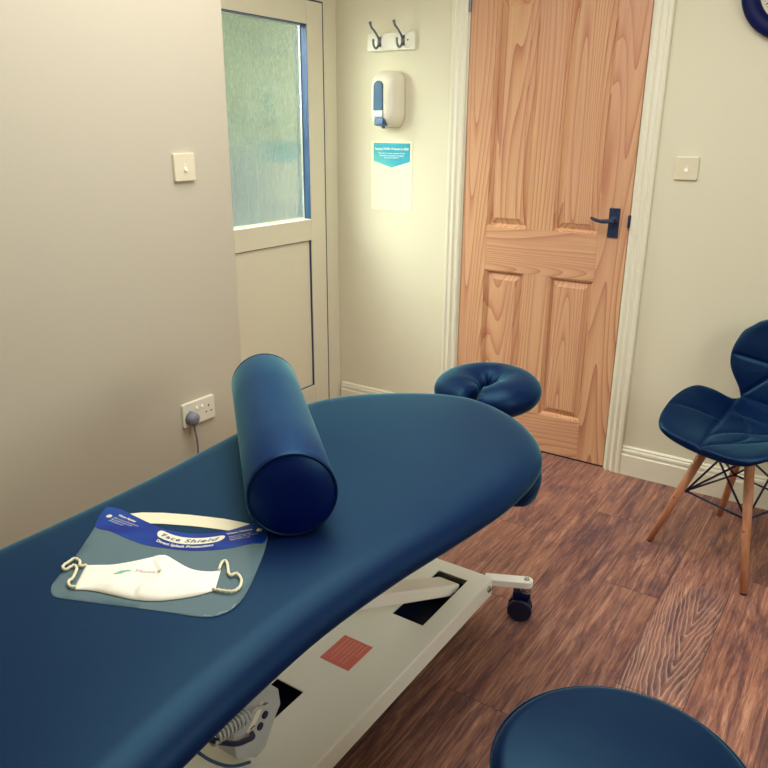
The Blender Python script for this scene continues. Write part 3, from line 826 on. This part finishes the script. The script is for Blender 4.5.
# control box with connectors, labels, cables
cbx = 1.470
side = [(-2.201, 0.350), (-2.160, 0.300), (-2.155, 0.257), (-2.172, 0.238), (-2.210, 0.180), (-2.238, 0.177), (-2.295, 0.220), (-2.300, 0.300), (-2.235, 0.352)]
bm = new_bm()
a = [bm.verts.new((cbx - 0.055, y, z)) for y, z in side]; b = [bm.verts.new((cbx, y, z)) for y, z in side]
bm.faces.new(a); bm.faces.new(b[::-1])
for i in range(len(side)): bm.faces.new((a[i], a[(i + 1) % len(side)], b[(i + 1) % len(side)], b[i]))
cb = cpart('control_box', bm, M['grey_plastic'], bevel=0.004)
cpart('box_bracket', B(cbx - 0.045, cbx - 0.015, -2.24, -2.20, 0.345, 0.524), M['grey_plastic'], cb)
cpart('connector_strip', (lambda m: (bmesh.ops.transform(m, matrix=Matrix.Translation((cbx, -2.238, 0.283)) @ Matrix.Rotation(radians(-46), 4, 'X'), verts=m.verts), m)[1])(B(0.0002, 0.004, -0.008, 0.008, -0.032, 0.034)), M['plastic'], cb)
for y, z in ((-2.208, 0.268), (-2.224, 0.250)):
    bm = new_bm(); lathe(bm, [(0, 0), (0.0085, 0), (0.0085, 0.003), (0, 0.003)], 16, Matrix.Translation((cbx + 0.0002, y, z)) @ Matrix.Rotation(pi / 2, 4, 'Y'))
    cpart('connector_port', bm, M['dark'], cb)
bm = new_bm(); box(bm, 0.0042, 0.0046, -0.006, 0.006, -0.006, -0.002, Matrix.Translation((cbx, -2.250, 0.272)) @ Matrix.Rotation(radians(10), 4, 'X'))
cpart('connector_mark', bm, M['dark'], cb)
# coiled hand-control lead
bm = new_bm(); pts = []
A0, A1 = Vector((1.505, -2.385, 0.365)), Vector((1.500, -2.292, 0.345)); ax = (A1 - A0); L = ax.length; axn = ax.normalized()
u = Vector((1, 0, 0)); v = axn.cross(u)
for k in range(9 * 16 + 1):
    a = 2 * pi * k / 16; pts.append(A0 + axn * (L * k / (9 * 16)) + (u * cos(a) + v * sin(a)) * 0.014)
pts = [tuple(p) for p in pts] + spline([tuple(pts[-1]), (1.50, -2.265, 0.340), (1.497, -2.235, 0.322), (1.488, -2.212, 0.308), (1.472, -2.212, 0.300)], 5)[1:]
tube(bm, pts, 0.0030, seg=8); cpart('coiled_lead', bm, M['grey_plastic'], smooth=True)
cpart('black_lead', T(spline([(1.44, -2.46, 0.42), (1.50, -2.396, 0.372), (1.505, -2.363, 0.338), (1.505, -2.324, 0.303), (1.50, -2.291, 0.283), (1.490, -2.265, 0.265), (1.4725, -2.252, 0.256)], 6), 0.0055, seg=10), M['dark'], smooth=True)
cpart('thin_lead', T(spline([(1.44, -2.46, 0.40), (1.47, -2.41, 0.345), (1.47, -2.36, 0.27), (1.46, -2.30, 0.20), (1.45, -2.24, 0.1545)], 6), 0.0035, seg=8), M['bottle'], smooth=True)

# ================================================================== BOLSTER
p0 = Vector((1.538, -2.170, 0)); p1 = Vector((1.044, -1.708, 0)); rB = 0.088
d = (p1 - p0); LB = d.length; ang = math.atan2(d.y, d.x)
bo = thing('bolster', 'navy vinyl cylindrical bolster lying across the treatment couch', 'bolster', ((p0 + p1) / 2 + Vector((0, 0, ZT + 0.0003))), ang)
prof = [(0, -LB / 2 - 0.006), (rB * 0.4, -LB / 2 - 0.006), (rB * 0.8, -LB / 2 - 0.003), (rB - 0.012, -LB / 2 + 0.001), (rB - 0.006, -LB / 2 + 0.003), (rB - 0.002, -LB / 2 + 0.008), (rB, -LB / 2 + 0.016)]
full = prof + [(rB, z) for z in (-0.15, -0.05, 0.05, 0.15)] + [(r, -z) for r, z in prof[::-1]]
bm = new_bm(); lathe(bm, full, 72, Matrix.Translation((0, 0, rB)) @ Matrix.Rotation(pi / 2, 4, 'Y'))
link('bolster_cover', bm, M['vinyl_bolster'], bo, smooth=True)
for s in (-1, 1):
    bm = new_bm(); pts = [(s * (LB / 2 - 0.004), (rB - 0.0035) * cos(a), rB + (rB - 0.0035) * sin(a)) for a in [2 * pi * k / 64 for k in range(64)]]
    tube(bm, pts, 0.0032, seg=8, closed=True); link('piping', bm, M['piping'], bo, smooth=True)

# ================================================================== FACE SHIELD AND MASK
ux, uy = 0.900, 0.435
sh_ang = math.atan2(uy, ux)
fs = thing('face_shield', 'clear plastic face shield with blue printed header lying on the couch', 'face shield', (1.37, -2.34, ZT), sh_ang)
visor = [(-0.1874, 0.1262), (-0.178, 0.09), (-0.1722, 0.0578), (-0.1535, -0.0504), (-0.1482, -0.1269), (-0.1419, -0.1496), (-0.1298, -0.1664), (-0.1133, -0.1731), (-0.0727, -0.1755), (-0.0166, -0.1783), (0.0297, -0.1800), (0.0859, -0.1834), (0.1247, -0.187), (0.1527, -0.1854), (0.1723, -0.1745), (0.1852, -0.1551), (0.1918, -0.1207), (0.1902, -0.0594), (0.1832, 0.0253), (0.1657, 0.1188)]
card_top = [(0.1657, 0.1188), (0.1600, 0.128), (0.1522, 0.1298), (0.1307, 0.1150), (0.0954, 0.083), (0.0699, 0.0693), (0.0227, 0.0602), (-0.0314, 0.0675), (-0.0705, 0.0854), (-0.1127, 0.1078), (-0.1533, 0.1293), (-0.1800, 0.1345), (-0.1874, 0.1262)]
card_bot = [(-0.1722, 0.0578), (-0.1347, 0.0458), (-0.0945, 0.027), (-0.0474, 0.0083), (-0.0085, 0.0033), (0.0463, 0.001), (0.096, 0.0121), (0.1233, 0.0248), (0.1527, 0.0424), (0.1756, 0.0511)]
def zv(x, y):   # gentle curl of the sheet
    return 0.0008 + 0.10 * max(0.0, abs(x - 0.0) - 0.10) ** 2 + 0.012 * max(0.0, y - 0.02)
def sheet(outl, dz, th, smoothk=3):
    """grid-filled thin sheet following zv"""
    o2 = spline(outl, smoothk, closed=True)
    bm = new_bm()
    vs = [bm.verts.new((x, y, 0)) for x, y in o2]
    f = bm.faces.new(vs)
    bmesh.ops.triangulate(bm, faces=[f])
    # refine with cutting planes for curvature
    for k in range(-9, 10):
        bmesh.ops.bisect_plane(bm, geom=bm.verts[:] + bm.edges[:] + bm.faces[:], plane_co=(k * 0.02, 0, 0), plane_no=(1, 0, 0))
    for k in range(-9, 8):
        bmesh.ops.bisect_plane(bm, geom=bm.verts[:] + bm.edges[:] + bm.faces[:], plane_co=(0, k * 0.02, 0), plane_no=(0, 1, 0))
    for v in bm.verts: v.co.z = zv(v.co.x, v.co.y) + dz
    r = bmesh.ops.extrude_face_region(bm, geom=bm.faces[:])
    for g in r['geom']:
        if isinstance(g, bmesh.types.BMVert): g.co.z += th
    return bm
link('visor_sheet', sheet(visor + card_top[1:-1], 0.0, 0.0004), M['visor'], fs, smooth=True, auto=True)
cardo = card_bot + [(0.1657, 0.1188)] + card_top[1:]
card = link('printed_header', sheet(cardo, 0.0006, 0.0003, 3), M['blue_card'], fs)
bend = lambda x: 5.2 * (x - 0.027) ** 2
pill = []
for k in range(9):
    a = pi / 2 + pi * k / 8; pill.append((-0.030 + 0.0105 * cos(a), 0.0105 * sin(a)))
for k in range(1, 8): pill.append((-0.030 + 0.114 * k / 8, -0.0105))
for k in range(9):
    a = -pi / 2 + pi * k / 8; pill.append((0.084 + 0.0105 * cos(a), 0.0105 * sin(a)))
for k in range(1, 8): pill.append((0.084 - 0.114 * k / 8, 0.0105))
pill = [(x, y * 1.1 + 0.0315 + bend(x)) for x, y in pill]
bm = slab(pill, 0.0023, 0.0026); link('title_panel', bm, M['print_white'], card)
text('Face Shield', 0.0165, M['print_navy'], card, Matrix.Translation((-0.029, 0.0258, 0.0031)), bend=lambda x: 5.2 * (x - 0.056) ** 2, width=0.112, bold=0.0002, shear=0.15, space=1.15)
text('Direct Splash Protection', 0.0115, M['print_white'], card, Matrix.Translation((-0.030, 0.0080, 0.0024)), bend=lambda x: 4.5 * (x - 0.056) ** 2, width=0.112, bold=0.0003)
Lm = Matrix.Translation((-0.147, 0.103, 0.0036)) @ Matrix.Rotation(radians(-24), 4, 'Z')
text('Warm Notice:', 0.0085, M['print_white'], card, Lm, bold=0.0003)
text('Please remove the protective\nfilm on both sides of the\nshield before use', 0.0058, M['print_white'], card, Matrix.Translation((-0.152, 0.0935, 0.0034)) @ Matrix.Rotation(radians(-22), 4, 'Z'))
text('Warm Notice:', 0.0085, M['print_white'], card, Matrix.Translation((0.096, 0.064, 0.0034)) @ Matrix.Rotation(radians(31), 4, 'Z'), bold=0.0003)
text('Please remove the\nprotective film on both\nsides before use', 0.0058, M['print_white'], card, Matrix.Translation((0.103, 0.055, 0.0034)) @ Matrix.Rotation(radians(30), 4, 'Z'))
for x, y in ((-0.163, 0.098), (0.153, 0.091)):
    bm = new_bm(); lathe(bm, [(0, 0), (0.0062, 0), (0.0055, 0.0012), (0, 0.0016)], 20, Matrix.Translation((x, y, zv(x, y) + 0.0012)))
    link('strap_rivet', bm, M['print_white'], fs, smooth=True)
strap = [(-0.1324, 0.1175), (-0.1067, 0.127), (-0.0638, 0.1323), (-0.0054, 0.1326), (0.0661, 0.1277), (0.1034, 0.1202), (0.1302, 0.1135), (0.0954, 0.083), (0.0576, 0.0872), (0.0121, 0.0898), (-0.0443, 0.0894), (-0.0745, 0.0868)]
bm = slab(strap, 0.0004, 0.0015); link('elastic_strap', bm, M['foam'], fs, bevel=0.0005)

fm = thing('face_mask', 'white cloth face mask with ear loops lying on the face shield', 'face mask', (1.37, -2.34, ZT), sh_ang)
mt = [(-0.1184, -0.0754), (-0.0950, -0.0735), (-0.0689, -0.0679), (-0.0348, -0.0518), (-0.0101, -0.0348), (-0.0044, -0.028), (0.0031, -0.0245), (0.0165, -0.027), (0.0384, -0.041), (0.0602, -0.0549), (0.085, -0.0635), (0.1137, -0.0630), (0.1259, -0.0538)]
mb = [(-0.101, -0.1491), (-0.0682, -0.1477), (-0.0278, -0.1544), (0.0079, -0.1605), (0.0413, -0.1606), (0.0683, -0.1543), (0.1056, -0.1387), (0.1376, -0.1163)]
def resample(P, n):
    P = spline(P, 8); L = [0]
    for a, b in zip(P, P[1:]): L.append(L[-1] + math.dist(a, b))
    out = []
    for k in range(n + 1):
        t = L[-1] * k / n
        for i in range(len(L) - 1):
            if t <= L[i + 1] + 1e-9:
                q = (t - L[i]) / max(1e-9, L[i + 1] - L[i]); out.append(tuple(a + (b - a) * q for a, b in zip(P[i], P[i + 1]))); break
    return out
NU, NV = 60, 26
top_, bot_ = resample(mt, NU), resample(mb, NU)
def mask_layer(dz):
    rows = []
    for j in range(NV + 1):
        q = j / NV; r = []
        for i in range(NU + 1):
            x = top_[i][0] * (1 - q) + bot_[i][0] * q; y = top_[i][1] * (1 - q) + bot_[i][1] * q
            e = min(1, 6 * min(i / NU, 1 - i / NU), 6 * q + 0.0, 6 * (1 - q))
            u_ = (i / NU - 0.5) * 2
            z = 0.0065 * sqrt(max(0, min(1, e))) * (0.55 + 0.9 * (1 - u_ * u_))
            z += 0.0014 * sin(i * 0.35 + q * 3) * e
            seam = (x - 0.012) + 0.10 * (y + 0.09) + 0.012 * sin(q * 9)
            z -= 0.0022 * math.exp(-(seam / 0.0035) ** 2) * e
            z += 0.0030 * math.exp(-((seam - 0.012) / 0.007) ** 2) * e
            f2 = (y + 0.12) - 0.55 * (x - 0.01)
            z -= 0.0015 * math.exp(-(f2 / 0.005) ** 2) * (1 if -0.05 < x < 0.02 else 0) * e
            r.append(Vector((x, y, 0.0022 + zv(x, y) + z + dz)))
        rows.append(r)
    return rows
bm = new_bm()
tp = [[bm.verts.new(p) for p in r] for r in mask_layer(0.0)]
bt = [[bm.verts.new((p.x, p.y, zv(p.x, p.y) + 0.0014)) for p in r] for r in mask_layer(0.0)]
for j in range(NV):
    for i in range(NU):
        bm.faces.new((tp[j][i], tp[j][i + 1], tp[j + 1][i + 1], tp[j + 1][i])); bm.faces.new((bt[j][i], bt[j + 1][i], bt[j + 1][i + 1], bt[j][i + 1]))
for i in range(NU):
    for j in (0, NV): bm.faces.new((tp[j][i], tp[j][i + 1], bt[j][i + 1], bt[j][i]))
for j in range(NV):
    for i in (0, NU): bm.faces.new((tp[j][i], tp[j + 1][i], bt[j + 1][i], bt[j][i]))
mk = link('mask_body', bm, M['cloth'], fm, smooth=True)
loopL = [(-0.1150, -0.080), (-0.1256, -0.0831), (-0.1330, -0.070), (-0.1465, -0.063), (-0.1505, -0.072), (-0.1538, -0.0906), (-0.1441, -0.0989), (-0.1372, -0.0849), (-0.1280, -0.090), (-0.1224, -0.1033), (-0.1175, -0.1223), (-0.1193, -0.132), (-0.1097, -0.1448), (-0.099, -0.1460)]
loopR = [(0.1238, -0.0583), (0.1213, -0.0377), (0.1235, -0.0297), (0.1300, -0.034), (0.1400, -0.056), (0.1445, -0.0663), (0.1515, -0.0727), (0.1589, -0.0661), (0.1729, -0.0823), (0.1776, -0.1058), (0.1701, -0.1188), (0.1525, -0.1195), (0.1340, -0.1163)]
for lp in (loopL, loopR):
    P3 = [(x, y, 0.0042 + zv(x, y) + 0.002 * sin(i * 1.3) ** 2) for i, (x, y) in enumerate(spline(lp, 5))]
    link('ear_loop', T(P3, 0.0026, seg=8), M['foam'], fm, smooth=True)
# faint printed logo on the mask
MP = [p for r in mask_layer(0) for p in r]
def mz(x, y):
    return min(((x - p.x) ** 2 + (y - p.y) ** 2, p.z) for p in MP)[1]
lg = [(-0.050, -0.108), (-0.040, -0.098), (-0.028, -0.094), (-0.020, -0.096), (-0.030, -0.100), (-0.036, -0.106)]
bm = slab(lg, 0, 0.0002)
for v in bm.verts: v.co.z = mz(v.co.x, v.co.y) + 0.0007 + v.co.z
link('logo_mark', bm, M['green_ink'], mk)
text('Mosaic', 0.013, M['grey_ink'], mk, Matrix.Translation((-0.015, -0.098, 0)) @ Matrix.Rotation(radians(4), 4, 'Z'), name='logo_lettering', width=0.046, drape=lambda x, y: mz(x, y) + 0.0011)

# ================================================================== STOOL
sx_, sy_ = 2.194, -2.158; zs_ = 0.50
sl = thing('round_stool', 'round navy vinyl stool in the foreground beside the couch', 'stool', (sx_, sy_, 0))
R = 0.206
prof = [(0, zs_ - 0.078), (R - 0.02, zs_ - 0.078), (R - 0.006, zs_ - 0.072), (R - 0.002, zs_ - 0.060), (R - 0.001, zs_ - 0.030)]
for k in range(1, 9):
    a = k / 8 * pi / 2; prof.append((R - 0.001 - 0.028 + 0.028 * cos(a), zs_ - 0.030 + 0.024 * sin(a)))
prof += [(R - 0.06, zs_ - 0.001), (0.09, zs_ + 0.002), (0, zs_ + 0.003)]
bm = new_bm(); lathe(bm, prof, 80); link('seat', bm, M['vinyl_stool'], sl, smooth=True)
bm = new_bm(); tube(bm, [((R + 0.0005) * cos(a), (R + 0.0005) * sin(a), zs_ - 0.022) for a in [2 * pi * k / 80 for k in range(80)]], 0.0022, seg=6, closed=True)
link('seat_piping', bm, M['piping'], sl, smooth=True)
bm = new_bm(); lathe(bm, [(0, 0.16), (0.025, 0.16), (0.025, 0.30), (0.014, 0.302), (0.014, 0.405), (0.06, 0.41), (0.06, zs_ - 0.0785), (0, zs_ - 0.0785)], 24)
link('gas_column', bm, M['chrome'], sl, smooth=False)
for k in range(5):
    a = 2 * pi * k / 5 + 0.6
    bm = T([(0.02 * cos(a), 0.02 * sin(a), 0.155), (0.13 * cos(a), 0.13 * sin(a), 0.11), (0.235 * cos(a), 0.235 * sin(a), 0.080)], [0.022, 0.018, 0.014], seg=12)
    lg_ = link('base_leg', bm, M['chrome'], sl, smooth=True)
    bm = new_bm()
    for s in (-1, 1): lathe(bm, [(0, s * 0.004), (0.022, s * 0.004), (0.025, s * 0.008), (0.022, s * 0.019), (0, s * 0.019)], 20, Matrix.Translation((0.235 * cos(a), 0.235 * sin(a), 0.025)) @ Matrix.Rotation(a, 4, 'Z') @ RX90)
    tube(bm, [(0.235 * cos(a), 0.235 * sin(a), 0.03), (0.235 * cos(a), 0.235 * sin(a), 0.082)], 0.006, seg=8)
    link('caster', bm, M['rubber'], lg_)

# ================================================================== CHAIR
ch_ang = math.atan2(-0.443, 0.896)
ch = thing('side_chair', 'navy quilted side chair with beech legs and wire bracing by the wall', 'chair', (2.115, -0.442, 0), ch_ang)
# centre line (ly, z) by parameter
tl = [0, 0.12, 0.30, 0.50, 0.66, 0.78, 0.90, 1.0]
SEATC = [(-0.268, 0.453), (-0.225, 0.460), (-0.13, 0.458), (0.0, 0.450), (0.09, 0.455), (0.15, 0.468), (0.188, 0.490), (0.200, 0.510)]
BACKC = [(0.198, 0.500), (0.214, 0.560), (0.226, 0.620), (0.238, 0.680), (0.250, 0.732), (0.260, 0.780), (0.268, 0.808), (0.272, 0.820)]
def cl_pt(Cc, t):
    n = len(Cc) - 1; f = t * n; i = min(int(f), n - 1); q = f - i
    p1, p2 = Cc[i], Cc[i + 1]; p0 = Cc[i - 1] if i else p1; p3 = Cc[i + 2] if i < n - 1 else p2
    g = lambda a, b, c, d: 0.5 * (2 * b + (c - a) * q + (2 * a - 5 * b + 4 * c - d) * q * q + (-a + 3 * b - 3 * c + d) * q ** 3)
    return g(p0[0], p1[0], p2[0], p3[0]), g(p0[1], p1[1], p2[1], p3[1])
seat_w = ([-0.268, -0.262, -0.245, -0.21, -0.16, -0.10, -0.03, 0.04, 0.09, 0.14, 0.18, 0.20], [0.10, 0.15, 0.185, 0.213, 0.232, 0.247, 0.256, 0.252, 0.238, 0.210, 0.188, 0.182])
seat_r = ([-0.268, -0.20, -0.13, -0.05, 0.03, 0.10, 0.16, 0.20], [0.012, 0.048, 0.082, 0.106, 0.110, 0.084, 0.038, 0.012])
back_w = ([0.50, 0.535, 0.565, 0.60, 0.63, 0.67, 0.71, 0.745, 0.77, 0.788, 0.805, 0.815, 0.820], [0.182, 0.198, 0.220, 0.242, 0.252, 0.254, 0.245, 0.232, 0.205, 0.182, 0.140, 0.10, 0.06])
back_r = ([0.51, 0.60, 0.70, 0.84], [0.012, 0.035, 0.040, 0.02])
def seg_d(px, py, ax, ay, bx, by):
    dx, dy = bx - ax, by - ay; t_ = max(0, min(1, ((px - ax) * dx + (py - ay) * dy) / (dx * dx + dy * dy)))
    return math.hypot(px - ax - t_ * dx, py - ay - t_ * dy)
def groove(lines, x, y):
    dmin = 9
    for ln in lines:
        for (a, b) in zip(ln, ln[1:]):
            for s in (1, -1):
                dd = seg_d(x, y, s * a[0], a[1], s * b[0], b[1])
                if dd < dmin: dmin = dd
    return dmin
seat_lines = [spline([(-0.187, 0.19), (-0.145, 0.06), (-0.085, -0.09), (-0.028, -0.20), (0.004, -0.27)], 3),
              spline([(-0.25, -0.20), (-0.215, -0.13), (-0.165, -0.06), (-0.115, -0.015)], 3),
              spline([(-0.145, 0.06), (-0.066, 0.088), (0.0, 0.092)], 3),
              spline([(0.0, -0.255), (-0.040, -0.16), (-0.03, -0.06), (0.03, 0.02), (0.08, 0.06)], 3)]
back_lines = [[(-0.27, 0.655), (0.0, 0.645)], [(-0.187, 0.505), (-0.10, 0.60), (0.0, 0.72)]]
def shell(Cc, wf, rf, key, lines, ns=110, nu=90, T0=0.036, round0=True):
    bm = new_bm(); tp, bt = [], []
    for j in range(ns + 1):
        s = j / ns; s2 = 0.5 - 0.5 * cos(pi * s) if False else s
        yc, zc = cl_pt(Cc, s2); y2, z2 = cl_pt(Cc, min(1, s2 + 0.01)); y1, z1 = cl_pt(Cc, max(0, s2 - 0.01))
        ty, tz = y2 - y1, z2 - z1; L = math.hypot(ty, tz); ty /= L; tz /= L
        ny, nz = -tz, ty                                   # towards the sitter / up
        kk = yc if key == 'y' else zc
        w = interp(*wf, kk); rz = interp(*rf, kk)
        r1, r2 = [], []
        es = (1 - abs(2 * s - 1) ** 14) ** 0.5
        for i in range(nu + 1):
            u = sin((i / nu - 0.5) * pi) if True else 2 * i / nu - 1
            x = w * u
            up = rz * abs(u) ** 2.4
            th = T0 * sqrt(max(0, 1 - abs(u) ** 10)) * es * (1 - 0.25 * u * u)
            px, py, pz = x, yc + ny * up, zc + nz * up
            gd_ = groove(lines, x, kk)
            puff = -0.0062 * math.exp(-(gd_ / 0.0065) ** 2) + 0.003 * min(1, gd_ / 0.05)
            tt = th / 2 + puff * es * (1 - abs(u) ** 12)
            # normal tilts with side curl
            sl_ = 2.4 * rz * abs(u) ** 1.4 * (1 if u > 0 else -1) / max(w, 0.05); nn = sqrt(1 + sl_ * sl_)
            r1.append(bm.verts.new((px - sl_ / nn * tt, py + ny * tt / nn, pz + nz * tt / nn)))
            r2.append(bm.verts.new((px + sl_ / nn * th / 2, py - ny * th / 2 / nn, pz - nz * th / 2 / nn)))
        tp.append(r1); bt.append(r2)
    for j in range(ns):
        for i in range(nu):
            bm.faces.new((tp[j][i], tp[j][i + 1], tp[j + 1][i + 1], tp[j + 1][i])); bm.faces.new((bt[j][i], bt[j + 1][i], bt[j + 1][i + 1], bt[j][i + 1]))
    for i in range(nu):
        for j in (0, ns): bm.faces.new((tp[j][i], tp[j][i + 1], bt[j][i + 1], bt[j][i]))
    for j in range(ns):
        for i in (0, nu): bm.faces.new((tp[j][i], tp[j + 1][i], bt[j + 1][i], bt[j][i]))
    bmesh.ops.remove_doubles(bm, verts=bm.verts, dist=1e-5)
    return bm
link('seat', shell(SEATC, seat_w, seat_r, 'y', seat_lines), M['vinyl_chair'], ch, smooth=True)
link('backrest', shell(BACKC, back_w, back_r, 'z', back_lines), M['vinyl_chair'], ch, smooth=True)
link('seat_plate', B(-0.12, 0.12, -0.15, 0.15, 0.424, 0.432), M['dark'], ch, bevel=0.002)
foot, topp = (0.197, 0.200), (0.078, 0.105)
nodes, tops = [], []
order = [(-1, -1), (1, -1), (1, 1), (-1, 1)]
for sx2, sy2 in order:
    f3 = Vector((sx2 * foot[0], sy2 * foot[1], 0.0)); t3 = Vector((sx2 * topp[0], sy2 * topp[1], 0.424))
    dd = (t3 - f3)
    lgp = link('leg', T([f3 + dd * 0.014, f3 + dd * 0.5, f3 + dd * 0.985], [0.0115, 0.0145, 0.0165], seg=18), M['beech'], ch, smooth=True)
    link('foot_pad', T([f3 + Vector((0, 0, 0.0005)), f3 + dd * 0.0138], 0.0095, seg=14), M['dark'], lgp)
    nd = f3 + dd * 0.53; nodes.append(nd); tops.append(Vector((sx2 * (topp[0] - 0.004), sy2 * (topp[1] - 0.004), 0.420)))
    outv = Vector((sx2, sy2, 0)).normalized()
    bm = new_bm(); q = Vector((0, 0, 1)).rotation_difference(Vector((0, -1, 0)) if sy2 < 0 else Vector((0, 1, 0))).to_matrix().to_4x4()
    lathe(bm, [(0, 0), (0.0045, 0), (0.0035, 0.0025), (0, 0.003)], 12, Matrix.Translation(f3 + dd * 0.47 + Vector((0, sy2 * 0.0140, 0))) @ q)
    link('leg_bolt', bm, M['zinc'], lgp)
bm = new_bm()
inn = [n - Vector((n.x, n.y, 0)).normalized() * 0.019 for n in nodes]
for k in range(4):
    k2 = (k + 1) % 4
    tube(bm, [inn[k], inn[k2]], 0.0038, seg=8)
    tube(bm, [inn[k], tops[k2]], 0.0038, seg=8); tube(bm, [inn[k2], tops[k]], 0.0038, seg=8)
    bmesh.ops.create_uvsphere(bm, u_segments=10, v_segments=6, radius=0.0075, matrix=Matrix.Translation(inn[k]))
link('wire_bracing', bm, M['dark'], ch, smooth=True)

# ================================================================== CAMERA
fpx, yaw, pitch, roll = 749.489, 0.5873, 0.3272, 0.0074
cpos = Vector((2.3878, -3.1376, 1.4474))
fw = Vector((-sin(yaw) * cos(pitch), cos(yaw) * cos(pitch), -sin(pitch)))
rt = Vector((cos(yaw), sin(yaw), 0)); up = rt.cross(fw)
rt2 = rt * cos(roll) + up * sin(roll); up2 = up * cos(roll) - rt * sin(roll)
cam = bpy.data.cameras.new('camera'); cam.sensor_width = 36.0; cam.lens = fpx / 768 * 36.0; cam.clip_start = 0.05
cob = bpy.data.objects.new('camera', cam); C.objects.link(cob)
mw = Matrix((rt2, up2, -fw)).transposed().to_4x4(); mw.translation = cpos
cob.matrix_world = mw; S.camera = cob

# ================================================================== LIGHT
def area(name, loc, target, sx, sy, power, col):
    l = bpy.data.lights.new(name, 'AREA'); l.shape = 'RECTANGLE'; l.size = sx; l.size_y = sy; l.energy = power; l.color = col
    o = bpy.data.objects.new(name, l); C.objects.link(o); o.location = loc
    o.rotation_euler = (Vector(target) - Vector(loc)).to_track_quat('-Z', 'Y').to_euler(); return o
area('sky_light', (-1.15, -0.95, 2.95), (0.3, -0.40, 1.0), 1.4, 1.4, 800, (1.0, 1.0, 0.97))
area('sky_light', (-1.5, -2.6, 2.1), (0.2, -0.2, 1.15), 1.2, 1.2, 330, (1.0, 0.99, 0.90))
area('ceiling_light', (1.45, -1.60, 2.38), (1.45, -1.60, 0), 1.5, 1.5, 41, (0.97, 0.98, 1.0))
area('side_fill', (3.85, -1.9, 1.5), (1.5, -1.6, 0.6), 1.3, 1.2, 30, (0.95, 1.0, 1.0))  # added fill to brighten the couch base
w = bpy.data.worlds.new('world'); S.world = w; w.use_nodes = True
bg = w.node_tree.nodes['Background']; bg.inputs[0].default_value = (0.80, 0.95, 0.90, 1); bg.inputs[1].default_value = 0.42

S.view_settings.view_transform = 'Standard'; S.view_settings.look = 'None'
S.view_settings.exposure = 0.0; S.view_settings.gamma = 1.0; S.view_settings.use_curve_mapping = False
S.cycles.use_denoising = True
S.cycles.max_bounces = 10; S.cycles.diffuse_bounces = 6; S.cycles.transparent_max_bounces = 12
S.cycles.sample_clamp_indirect = 6.0
S.cycles.caustics_refractive = True
